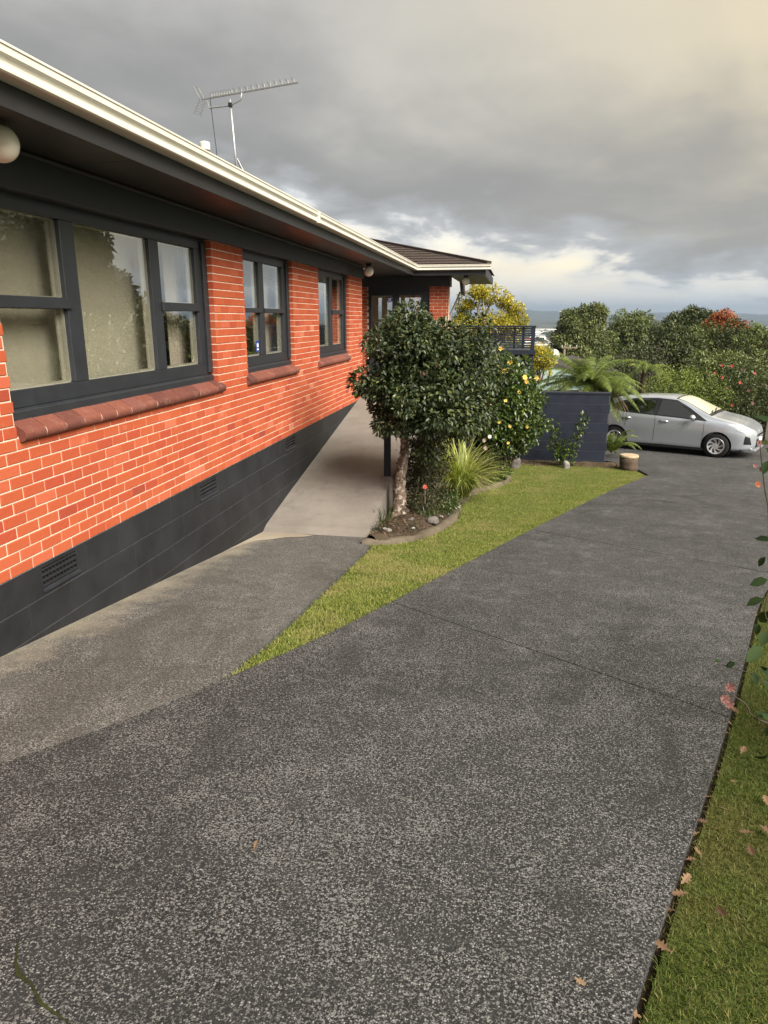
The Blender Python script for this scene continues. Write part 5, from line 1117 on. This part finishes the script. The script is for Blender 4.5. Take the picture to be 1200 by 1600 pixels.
for s_ in (-1, 1):
    mb = MB(); mb.box(-1.0, 1.0, s_ * .80 - .02, s_ * .80 + .02, .17, .235); car_part(mb, 'side_skirt', 'black_plastic', None, False, .005)
    for x in (-.02, -.98):
        p = surf(x, 5.35); mb = MB(); mb.tube([(x - .09, s_ * abs(p.y) + s_ * .008, p.z + .01), (x - .04, s_ * abs(p.y) + s_ * .030, p.z + .012), (x + .05, s_ * abs(p.y) + s_ * .030, p.z + .004), (x + .10, s_ * abs(p.y) + s_ * .008, p.z)], .017, 8); car_part(mb, 'door_handle', 'chrome', None, True)
    for x in (.93, -.27, -1.02):
        mb = MB(); n_ = 12; ss = np.linspace(2.6, 6.05, n_) if x > -.9 else np.linspace(4.2, 6.1, n_); pts = [surf(x + .03 * math.sin(i / n_ * 3), q) for i, q in enumerate(ss)]; mb.tube([(p.x, s_ * (abs(p.y) + .0005), p.z) for p in pts], .004, 4); car_part(mb, 'door_gap', 'black_plastic')
    mb = MB(); mb.lathe([(.0, -.10), (.05, -.095), (.085, -.05), (.09, .02), (.07, .075), (.0, .09)], (0, 0, 0), 'y', 14); mb.v = [(.70 + z * .75 - .02, s_ * (.90 + y * .9), .985 + x * .75) for x, y, z in mb.v]; car_part(mb, 'wing_mirror', 'car_paint', None, True)
    mb = MB(); mb.beam((.74, s_ * .77, .93), (.71, s_ * .86, .96), .05, .03); car_part(mb, 'mirror_stalk', 'black_plastic')
    for ax in (1.275, -1.275):
        wy = s_ * .74
        mb = MB(); mb.lathe([(.352, .24 * s_), (.352, -.03 * s_ + .0)], (ax, wy - .20 * s_, .31), 'y', 28); car_part(mb, 'arch_liner', 'black_plastic', None, True)
        mb = MB(); mb.lathe([(.20, -.09), (.295, -.09), (.305, -.07), (.308, 0), (.305, .07), (.295, .088), (.27, .094), (.225, .092), (.205, .086), (.20, .06)], (ax, wy, .308), 'y', 36); wo = car_part(mb, 'wheel', 'tyre', None, True)
        mb = MB(); mb.lathe([(.205, .055 * s_), (.205, .090 * s_), (.195, .094 * s_), (.185, .080 * s_), (.03, .080 * s_), (.0, .086 * s_)], (ax, wy, .308), 'y', 36); car_part(mb, 'rim', 'wheel_silver', wo, True)
        mb = MB()
        for i in range(8):
            th = i * math.pi / 4; q = []
            for rr_, da in ((.070, .05), (.11, .22), (.16, .46), (.175, .62), (.165, .92), (.12, .70), (.085, .46)): q.append((ax + rr_ * math.cos(th + da * .9), wy + .0835 * s_, .308 + rr_ * math.sin(th + da * .9)))
            mb.poly(q)
        car_part(mb, 'rim_opening', 'black_plastic', wo)
mb = MB(); mb.tube([(1.06, -.25, 1.075), (.98, .15, 1.115), (.93, .42, 1.115)], .012, 6); car_part(mb, 'wiper', 'black_plastic')
mb = MB(); mb.tube([(1.07, -.62, 1.03), (1.00, -.38, 1.085), (.98, -.18, 1.11)], .014, 6); car_part(mb, 'wiper', 'black_plastic')
mb = MB(); mb.box(-1.6, 1.85, -.70, .70, .17, .24); car_part(mb, 'underbody', 'black_plastic')

# ------------------------------------------------------------------ hedge, flowering camellia, twiggy shrubs behind the car
shrub('clipped_hedge', 'bright green clipped hedge directly behind the silver car', (5.35, 24.0, -2.60), (1.35, .7, 1.12), 230, .22, 42, .06, .028, 'hedge_leaf', seed=41, cat='hedge', droop=-.3, hollow=.5, rough=.07)
CMB = (7.35, 24.5, -2.45); cmt, _ = shrub('camellia_hedge', 'dark camellia bush with red blooms near the bonnet of the car', CMB, (1.25, .8, 1.35), 210, .24, 36, .085, .045, 'camellia_far_leaf', kind=4, seed=42, cat='bush', hollow=.45, rough=.10)
fl_px = [(1128, 571), (1144, 572), (1117, 583), (1179, 583), (1156, 598), (1144, 633), (1128, 590), (1176, 630), (1192, 600), (1160, 577), (1136, 606), (1170, 610)]
flowers(cmt, [at(px, py, front_y(px, py, CMB, (1.3, .85, 1.4)) - .08) for px, py in fl_px[:7]], .055, 'red_petal', n=8)
flowers(cmt, [at(px, py, front_y(px, py, CMB, (1.3, .85, 1.4)) - .08) for px, py in fl_px[7:]], .045, 'old_pink', n=8)
shrub('camellia_hedge', 'leafy camellia continuing the flowering hedge towards the paling fence', (9.6, 24.6, -2.5), (1.3, .8, 1.4), 120, .28, 30, .10, .05, 'camellia_far_leaf', seed=43, cat='bush')
# paling fence behind, right
fn = thing('paling_fence', 'weathered grey paling fence behind the flowering camellia', 'fence', (9, 23.6, gz(0, 23.6)))
for i in range(26):
    x = 7.75 + i * .16; mb = MB(); mb.box(x, x + .145, 23.66, 23.68, gz(0, 23.6) - .02, gz(0, 23.6) + 1.35 + random.uniform(-.02, .02)); mb.build('paling', 'fence_wood', fn)
mb = MB(); mb.box(7.7, 11.95, 23.69, 23.74, gz(0, 23.6) + .95, gz(0, 23.6) + 1.05); mb.build('rail', 'fence_wood', fn)
def twiggy(name, label, base, h, spread, n, leafmat='twig', seed=1, wdt=.012):
    rd = random.Random(seed); t = thing(name, label, 'shrub', base); V = []; F = []
    for i in range(n):
        p = Vector(base) + Vector((rd.gauss(0, spread * .35), rd.gauss(0, spread * .25), 0)); d = Vector((rd.gauss(0, .22), rd.gauss(0, .22), 1)).normalized(); l = h * rd.uniform(.5, 1.05); seg = 5; k_ = len(V); a = rd.uniform(0, 3.14); S = Vector((math.cos(a), math.sin(a), 0))
        for j in range(seg + 1):
            w_ = wdt * (1 - j / seg * .8); V += [tuple(p - S * w_), tuple(p + S * w_)]; d = (d + Vector((rd.gauss(0, .12), rd.gauss(0, .12), 0))).normalized(); q = p; p = p + d * l / seg
            if j > 1:
                for _ in range(3):
                    e = q + Vector((rd.gauss(0, .16), rd.gauss(0, .16), rd.uniform(.05, .25))) * 1.2; kk = len(V)
        F += [(k_ + 2 * j, k_ + 2 * j + 1, k_ + 2 * j + 3, k_ + 2 * j + 2) for j in range(seg)]
    np_mesh('stems', np.array(V), np.array(F), leafmat, t); return t
tw = twiggy('twiggy_shrub', 'tall grey bare-twigged shrub rising behind the hedge', (8.2, 29.5, gz(0, 29.5)), 2.9, 2.4, 150, 'twig', 3, .009)
P, O = clump_points([(8.2 + random.gauss(0, 1.3), 29.5 + random.gauss(0, .6), random.uniform(-3.2, -1.0)) for _ in range(110)], [.3] * 110, 20, .3); leaf_mesh('foliage', P, O, unit(O + np.array([0, 0, .6])), .07, .03, 'understory_leaf', tw)
twiggy('twiggy_shrub', 'low grey leafless shrub next to the taller bare one', (11.0, 29, gz(0, 29)), 2.2, 1.6, 110, 'twig', 5, .009)
tw = twiggy('purple_shrub', 'dark purplish twiggy shrub between tree fern and hedge', (5.0, 28.0, gz(0, 28)), 2.6, 1.2, 150, 'purple_leaf', 7, .012)
P, O = clump_points([(5.0 + random.gauss(0, .55), 28 + random.gauss(0, .4), random.uniform(-3.4, -1.2)) for _ in range(60)], [.26] * 60, 30, .3); leaf_mesh('foliage', P, O, unit(O + np.array([0, 0, .6])), .07, .035, 'purple_leaf', tw)
shrub('broadleaf_shrub', 'dull green broadleaf bush in front of the bare-twigged shrub', (7.4, 27.2, -2.2), (1.5, .8, 1.35), 150, .28, 80, .10, .055, 'broad_leaf', seed=51)
shrub('broadleaf_shrub', 'dark bush under the tall eucalyptus beyond the fern', (4.1, 30.5, -2.4), (1.5, 1.0, 1.1), 110, .3, 30, .13, .06, 'dark_tree_leaf', seed=52)
for i_, (px_, py_, Y_, r_, lb_) in enumerate(((1052, 552, 38, 1.7, 'dark leafy bush below the conifer beyond the hedge'), (1100, 548, 40, 2.0, 'dark leafy bush below the broad dark tree'), (1150, 548, 39, 1.9, 'dark leafy bush below the rust-coloured tree'), (1195, 558, 37, 1.8, 'dark leafy bush in front of the palms'))):
    p = at(px_, py_, Y_); shrub('background_bush', lb_, (p.x, Y_, p.z - .6), (r_, r_ * .8, 1.6), 150, .42, 130, .15, .08, ('dark_tree_leaf', 'broad_leaf')[i_ % 2], seed=300 + i_, cat='bush')
f2 = thing('tree_fern', 'smaller dark tree fern beyond the spreading one', 'tree fern', (4.55, 27.0, gz(0, 27)))
mb = MB(); mb.tube([(4.55, 27, gz(0, 27) - .05), (4.55, 27, -2.2), (4.58, 27, -1.75)], [.13, .11, .09], 9); mb.build('trunk', 'stump_bark', f2)
for i in range(13): frond((4.58, 27, -1.75), i * 2.399, R(fr_rng.uniform(10, 50)), fr_rng.uniform(1.0, 1.4), 1.4, 'fern_frond', f2, pin=.22, npin=22)

# ------------------------------------------------------------------ trees of the middle distance
def tree(name, label, px, top, Y, half_w, bot, ncl, rcl, nl, L_, W_, mat, bark='tree_bark', seed=1, lobes=None, group='trees beyond the garden', fork=.35, hollow=.35, droop=.3):
    top_p = at(px, top, Y); bot_p = at(px, bot, Y); base = (top_p.x, Y, float(zg(Y)) - .6); t = thing(name, label, 'tree', base, group)
    cs_all = []
    lobes = lobes or [(0, .5, 1, .5)]
    H = top_p.z - bot_p.z
    for li, (lx, lz, lw, lh) in enumerate(lobes):
        c = (top_p.x + lx * half_w, Y + .3 * lx * half_w, bot_p.z + lz * H)
        o, cs = crown('crown', c, (half_w * lw, half_w * lw * .9, H * lh), max(8, int(ncl * lw * lh * 2)), rcl, nl, L_, W_, mat, t, 4, seed + li, droop, hollow, None, .85, .18); cs_all += list(cs)
    limbs('trunk', base, (top_p.x, Y, base[2] + (top_p.z - base[2]) * fork), cs_all[::max(1, len(cs_all) // 16)], .05 * half_w + .1, .03 * half_w + .06, bark, t, seed=seed)
    return t
tree('eucalyptus_tree', 'tall eucalyptus with separate upright crowns beside the power pole', 912, 482, 85, 2.75, 575, 190, .62, 170, .34, .13, 'euc_leaf', 'pale_bark', 61, [(-.55, .80, .30, .20), (0.0, .80, .28, .20), (.50, .86, .36, .20), (-.35, .42, .75, .36), (.42, .42, .70, .36), (.0, .20, 1.0, .28)], hollow=.25)
tree('round_tree', 'rounded olive green tree to the right of the eucalyptus', 990, 495, 95, 3.9, 580, 250, .78, 170, .36, .15, 'broad_leaf', 'pale_bark', 71, [(0, .62, .72, .40), (-.45, .35, .6, .36), (.5, .32, .62, .36)])
tree('conifer', 'small dark pointed conifer beside the rounded tree', 1025, 501, 90, 1.0, 570, 90, .38, 90, .22, .07, 'dark_tree_leaf', 'tree_bark', 81, [(0, .80, .35, .2), (0, .5, .75, .25), (0, .25, 1.0, .25)])
tree('broad_tree', 'broad dark green tree left of the rust-coloured tree', 1083, 488, 75, 3.3, 575, 260, .62, 170, .30, .13, 'dark_tree_leaf', 'tree_bark', 91, [(0.05, .70, .55, .30), (-.45, .52, .55, .36), (.55, .55, .50, .36), (0, .3, 1.0, .3)])
tree('autumn_tree', 'rust-orange autumn tree behind the dark broad tree', 1143, 489, 70, 2.15, 548, 190, .44, 130, .22, .10, 'rust_leaf', 'tree_bark', 101, [(-.35, .62, .60, .36), (.35, .40, .65, .36)], hollow=.2)
tree('olive_tree', 'yellowish olive tree at the edge of the autumn tree', 1170, 512, 66, 1.9, 570, 90, .45, 90, .22, .09, 'euc_leaf', 'tree_bark', 111)
tree('yellow_tree', 'open-crowned yellow-green tree behind the slatted deck screen', 762, 440, 31, 1.68, 535, 150, .19, 75, .13, .055, 'yellow_leaf', 'pale_bark', 121, [(-.05, .80, .50, .16), (.35, .72, .28, .12), (-.50, .58, .30, .16), (.70, .56, .25, .10), (-.6, .25, .50, .24), (.05, .28, .70, .25), (.60, .25, .42, .24)], fork=.62, hollow=.3)
tree('yellow_tree', 'golden-leaved low tree peeping out past the deck post', 842, 538, 34, .75, 580, 50, .22, 60, .12, .06, 'yellow_leaf', 'tree_bark', 131)
# palm by the right edge
for px, py, Y, lb in ((1172, 520, 60, 'dark palm with arching fronds beside the far house'), (1196, 518, 62, 'second palm beyond the far house gable')):
    p = at(px, py, Y); t = thing('palm', lb, 'palm', (p.x, Y, float(zg(Y)))); mb = MB(); mb.tube([(p.x, Y, float(zg(Y)) - .5), tuple(p)], [.22, .16], 8); mb.build('trunk', 'tree_bark', t)
    for i in range(12): frond(p, i * 2.399, R(fr_rng.uniform(-5, 65)), fr_rng.uniform(1.6, 2.2), 1.9, 'fern_frond' if i % 3 else 'dark_tree_leaf', t, pin=.45, npin=18)
# big dark trees across the driveway, out of view to the right but mirrored in the house windows
def big_tree(label, x, y, h, r, seed):
    z0 = float(zg(y)); t = thing('evergreen_tree', label, 'tree', (x, y, z0 - .05), 'evergreens across the driveway'); o, cs = crown('crown', (x, y, z0 + h * .56), (r, r, h * .46), 360, .75, 260, .34, .18, 'evergreen_leaf', t, 4, seed); crown('crown', (x, y, z0 + h * .56), (r * .85, r * .85, h * .40), 140, .8, 120, .8, .6, 'evergreen_leaf', t, 4, seed + 9); limbs('trunk', (x, y, z0 - .05), (x, y, z0 + h * .5), cs[::12], .3, .2, 'tree_bark', t, seed=seed)
big_tree('large dark evergreen across the driveway from the wide window', 20.5, 36.5, 11.6, 5.0, 201); big_tree('lower dark evergreen beside the large one', 23.5, 49.0, 9.0, 4.4, 202)

# ------------------------------------------------------------------ neighbouring roofs, dish, power pole
def gable_house(name, label, x, y, z, w_, d_, h, rh, wallm, roofm, rot=0.0, group=None, parts=True, cat='house'):
    t = thing(name, label, cat, (x, y, z), group); M_ = Matrix.Translation((x, y, z)) @ Matrix.Rotation(rot, 4, 'Z'); 
    def bld(mb, n, m_): mb.v = [tuple(M_ @ Vector(v)) for v in mb.v]; return mb.build(n, m_, t)
    mb = MB(); mb.box(-w_ / 2, w_ / 2, -d_ / 2, d_ / 2, -1.5, h); k_ = len(mb.v); mb.v += [(-w_ / 2, -d_ / 2, h), (-w_ / 2, d_ / 2, h), (-w_ / 2, 0, h + rh), (w_ / 2, -d_ / 2, h), (w_ / 2, d_ / 2, h), (w_ / 2, 0, h + rh)]; mb.f += [(k_, k_ + 1, k_ + 2), (k_ + 3, k_ + 4, k_ + 5)]; bld(mb, 'wall', wallm)
    o_ = .05 * d_ + .2; sl = rh / (d_ / 2); mb = MB()
    for s_ in (-1, 1): k_ = len(mb.v); e = s_ * (d_ / 2 + o_); mb.v += [(-w_ / 2 - o_, e, h - o_ * sl + .06), (w_ / 2 + o_, e, h - o_ * sl + .06), (w_ / 2 + o_, 0, h + rh + .06), (-w_ / 2 - o_, 0, h + rh + .06), (-w_ / 2 - o_, e, h - o_ * sl - .10), (w_ / 2 + o_, e, h - o_ * sl - .10)]; mb.f += [(k_, k_ + 1, k_ + 2, k_ + 3), (k_ + 4, k_ + 5, k_ + 1, k_)]
    bld(mb, 'roof', roofm)
    if parts:
        for i in range(3):
            xw = -w_ * .32 + i * w_ * .32; mb = MB(); mb.box(xw - w_ * .07, xw + w_ * .07, -d_ / 2 - .04, -d_ / 2 - .005, h * .35, h * .8); bld(mb, 'window', 'vent_dark')
    return t
simple('weatherboard', (.34, .33, .31), .8, .2, var=.08); simple('far_white', (.72, .70, .66), .8, .2, var=.06); simple('far_cream', (.55, .48, .38), .8, .2, var=.08); simple('roof_grey', (.30, .31, .33), .6, .3, var=.1); simple('roof_red', (.30, .09, .06), .7, .2, var=.12); simple('roof_pale', (.62, .62, .60), .5, .3, var=.06); simple('roof_green', (.20, .28, .26), .5, .4, var=.08); simple('roof_dark', (.04, .037, .036), .7, .3, var=.2)
p = at(838, 585, 33); gable_house('neighbour_house', 'neighbouring house with pale green roof below the deck post', p.x + .2, 36, p.z - 2.25, 2.6, 4.0, 1.7, .5, 'far_cream', 'roof_green', R(15))
p = at(842, 573, 40); gable_house('neighbour_house', 'dark-roofed neighbouring house sloping down behind the fern', p.x + 1.2, 43, p.z - 2.6, 4.6, 5.0, 2.2, .7, 'far_white', 'roof_dark', R(70))
p = at(1206, 545, 66); gable_house('neighbour_house', 'white weatherboard house half hidden behind the palms', p.x, 66, p.z - 1.6, 4.0, 4.0, 2.5, 1.0, 'weatherboard', 'roof_grey', R(80))
p = at(864, 556, 36); ds = thing('satellite_dish', 'large pale satellite dish beside the power pole', 'dish', (p.x, 36.1, float(zg(36))))
mb = MB(); prof = [(.33 * q, -.10 * (1 - q * q)) for q in (0, .25, .5, .75, 1.0)] + [(.335, .012), (.30, -.03), (0, -.12)]
mb.lathe([(r_, h) for r_, h in prof], (0, 0, 0), 'y', 28); mb.v = [(p.x + x, 36 - y * -1, p.z + z) for x, y, z in mb.v]; mb.build('dish', 'galvanised', ds, smooth=True)
mb = MB(); mb.tube([(p.x, 36.14, float(zg(36)) - .3), (p.x, 36.14, p.z)], .04, 8); mb.build('mast', 'galvanised', ds)
p = at(882, 541, 64); pl = thing('power_pole', 'wooden power pole with crossarm in front of the eucalyptus', 'pole', (p.x, 64, float(zg(64))))
mb = MB(); mb.tube([(p.x, 64, float(zg(64)) - .5), (p.x, 64, p.z)], [.16, .12], 10); mb.build('pole', 'wood_pole', pl)
mb = MB(); mb.beam((p.x - .25, 63.9, p.z - .12), (p.x + 1.1, 63.9, p.z - .10), .10, .12); mb.build('crossarm', 'wood_pole', pl)
for q in (-.2, .45, 1.0): mb = MB(); mb.tube([(p.x + q, 63.9, p.z - .05), (p.x + q, 63.9, p.z + .10)], .035, 6); mb.build('insulator', 'roof_pale', pl)

# ------------------------------------------------------------------ the town in the valley
rt = random.Random(77); walls = ['far_white', 'far_white', 'far_cream']; roofs = ['roof_pale', 'roof_grey', 'roof_red', 'roof_pale', 'roof_dark', 'roof_grey']
rn = {'roof_pale': 'white', 'roof_grey': 'grey', 'roof_red': 'red', 'roof_dark': 'dark'}
for i in range(90):
    px = rt.uniform(828, 900) if i < 62 else rt.uniform(940, 1060); Y = 260 * (9.0 ** rt.random()); x = at(px, 520, Y).x; z = float(zg(Y)) - .3; rf = rt.choice(roofs); s_ = 1 + Y / 1600
    gable_house('town_house', 'small far house with %s roof in the valley town' % rn[rf], x, Y, z, rt.uniform(9, 17) * s_, rt.uniform(7, 10) * s_, rt.uniform(3, 5) * s_, rt.uniform(1.5, 2.6), rt.choice(walls), rf, rt.uniform(-.6, .6), 'far %s roofed houses in the valley' % rn[rf], Y < 420)
for i in range(5):
    px = rt.uniform(832, 900); Y = rt.uniform(1700, 2600); x = at(px, 505, Y).x; gable_house('town_shed', 'long pale warehouse on the valley floor', x, Y, float(zg(Y)), rt.uniform(70, 130), 40, 9, 2, 'far_white', 'roof_pale', rt.uniform(-.3, .3), 'pale warehouses on the valley floor', False, 'warehouse')
cs, rs = [], []
for i in range(620):
    px = rt.uniform(780, 1320); Y = 130 * (22 ** rt.random()); x = at(px, 520, Y).x; r_ = rt.uniform(2.0, 4.5) * (1 + Y / 1200); cs.append((x, Y, float(zg(Y)) + r_ * .4)); rs.append(r_)
P = []; O = []
for c, r_ in zip(cs, rs): d_ = unit(rng.normal(size=(70, 3))); d_[:, 2] = np.abs(d_[:, 2]); P.append(np.array(c) + d_ * r_ * rng.uniform(.6, 1, (70, 1))); O.append(d_)
P = np.concatenate(P); O = np.concatenate(O); sz = np.repeat(np.array(rs), 70)
tag(leaf_mesh('valley_trees', P, unit(O + rng.normal(0, .6, O.shape)), O, sz * .75, sz * .55, 'dark_tree_leaf', None, 4), 'mass of small dark trees scattered through the valley town', 'trees', kind='stuff')

# ------------------------------------------------------------------ fallen leaves, foreground twigs
def oak_leaf():
    mb = MB(); out = [(0, 0), (.18, .10), (.30, .06), (.42, .30), (.52, .12), (.66, .34), (.74, .13), (.88, .20), (1, 0)]
    pts = [(a, b) for a, b in out] + [(a, -b) for a, b in out[-2:0:-1]]; mb.v = [(a - .5, b, .12 * (a - .5) ** 2 + .25 * abs(b)) for a, b in pts]; k_ = len(mb.v); mb.v.append((0, 0, 0)); mb.f = [(i, (i + 1) % k_, k_) for i in range(k_)]
    me = bpy.data.meshes.new('fallen_leaf'); me.from_pydata(mb.v, [], mb.f); me.materials.append(MAT['dry_leaf']); return me
oak = oak_leaf()
def drop(px, py, size, label, group, off=.012):
    Y = 1.0
    for Y in np.arange(.9, 24, .01):
        p = at(px, py, Y)
        if p.z < float(zg(Y)) + off - .02: break
    o = bpy.data.objects.new('fallen_leaf', oak); COL.objects.link(o); o.location = (p.x, p.y, float(zg(p.y)) + off); o.scale = (size,) * 3; o.rotation_euler = (random.uniform(-.5, .5), random.uniform(-.5, .5), random.uniform(0, 6.28)); tag(o, label, 'leaf', group)
for px, py in ((1160, 1178), (1122, 1213), (1145, 1228), (1196, 1258), (1166, 1308), (1196, 1303), (1088, 1337), (1070, 1382), (1062, 1405), (1132, 1272), (1125, 1432), (1035, 1490), (1172, 1335), (1148, 1115)): drop(px, py, .06, 'curled tan oak leaf lying on the shade-coloured verge grass', 'tan leaves on the verge', -.005)
for px, py in ((1112, 1218), (1105, 1252), (1096, 1290), (1085, 1310), (1078, 1350), (1052, 1420), (1045, 1430), (1135, 1150), (1140, 1135), (1180, 965), (1186, 945), (984, 1585), (990, 1592)): drop(px, py, .045, 'dry leaf caught in the gap along the driveway edge', 'leaves caught along the driveway edge', -.03)
for px, py in ((728, 908), (400, 1330), (1108, 790), (1110, 743), (1135, 735), (905, 1545), (1102, 724), (1060, 775)): drop(px, py, .045, 'single dry leaf lying on the dark driveway', 'leaves on the driveway', .010)
# foreground rose-like bush at the right, mostly out of frame
fb = thing('verge_shrub', 'leggy shrub with dark green leaves and faded pink blooms leaning over the verge', 'shrub', (1.85, 3.35, gz(0, 3.35) - .04))
def stem(pts, r0=.006): mb = MB(); mb.tube(catmull([tuple(p) for p in pts], 4), list(np.linspace(r0, r0 * .4, (len(pts) - 1) * 4 + 1)), 6); mb.build('stem', 'dark_stem', fb, smooth=True)
bs = Vector((1.85, 3.35, gz(0, 3.35) - .04))
ends = [([bs, Vector((1.75, 3.2, -1.85)), at(1200, 1130, 2.95), at(1165, 1100, 2.9), at(1143, 1085, 2.88)], .006), ([bs, Vector((1.8, 3.25, -1.6)), at(1215, 1070, 2.9), at(1185, 1055, 2.9), at(1130, 1040, 2.88)], .004), ([bs, Vector((1.9, 3.6, -1.4)), at(1225, 900, 3.4), at(1200, 790, 3.5), at(1192, 740, 3.5), at(1187, 690, 3.5)], .005), ([bs, Vector((1.8, 3.3, -1.5)), at(1215, 980, 3.0), at(1200, 930, 3.0)], .005)]
for p_, r_ in ends: stem(p_, r_)
lp = [(1190, 1010, 2.9, 38), (1200, 985, 2.95, 30), (1188, 1040, 2.95, 24), (1178, 1050, 2.9, 20), (1142, 1032, 2.88, 16), (1148, 1034, 2.88, 15), (1126, 1033, 2.88, 12), (1198, 1075, 2.95, 30), (1196, 1112, 2.95, 26), (1200, 1150, 2.95, 30), (1190, 1115, 2.9, 18), (1193, 935, 3.0, 26), (1202, 955, 3.0, 30), (1200, 905, 3.1, 26), (1196, 870, 3.2, 18), (1200, 720, 3.5, 22), (1196, 700, 3.5, 16), (1205, 660, 3.5, 24), (1200, 1180, 2.95, 24), (1206, 1020, 2.95, 34), (1186, 975, 3.0, 18), (1204, 845, 3.2, 22)]
P = np.array([tuple(at(a, b, Y)) for a, b, Y, s_ in lp]); S_ = np.array([s_ * Y / 1000 for a, b, Y, s_ in lp]); Dv = rng.normal(size=(len(lp), 3)) * .6 + np.array([-.4, 0, -.5]); Nv = np.tile(np.array([0, -.7, .7]), (len(lp), 1)) + rng.normal(0, .35, (len(lp), 3))
leaf_mesh('leaves', P, unit(Dv), unit(Nv), S_ * .95, S_ * .52, 'dark_green_leaf', fb, 8)
flowers(fb, [at(1141, 1074, 2.88), at(1133, 1092, 2.87), at(1140, 1100, 2.88)], .019, 'old_pink', 'bloom', 7)
flowers(fb, [at(1186, 692, 3.5), at(1180, 728, 3.5), at(1192, 733, 3.5)], .015, 'old_pink', 'bloom', 6)
flowers(fb, [at(1184, 757, 3.5)], .018, 'rust_leaf', 'bloom', 6)
cs = [(bs.x + .35 + random.uniform(-.25, .5), bs.y + random.uniform(-.5, .6), random.uniform(-2.0, -.9)) for _ in range(40)]
P, O = clump_points(cs, [.13] * 40, 18, .3); leaf_mesh('leaves', P, O, unit(O + np.array([0, 0, .7])), .08, .045, 'dark_green_leaf', fb, 8)

# ------------------------------------------------------------------ evening haze over the valley
hz_m = bpy.data.materials.new('haze_air'); hz_m.use_nodes = True; hz_m.node_tree.nodes.clear(); MAT['haze_air'] = hz_m
_t = NT(hz_m.node_tree); _o = _t.add('ShaderNodeOutputMaterial'); _v = _t.add('ShaderNodeVolumePrincipled'); _v.inputs['Color'].default_value = (.34, .45, .62, 1); _v.inputs['Density'].default_value = 1.5e-4; _v.inputs['Anisotropy'].default_value = .2
_t.link(_v.outputs[0], _o.inputs['Volume'])
mb = MB(); mb.box(-11500, 11500, -200, 13000, -75, 190); tag(mb.build('haze', 'haze_air'), 'pale evening haze lying over the valley and hills', 'haze', kind='stuff')
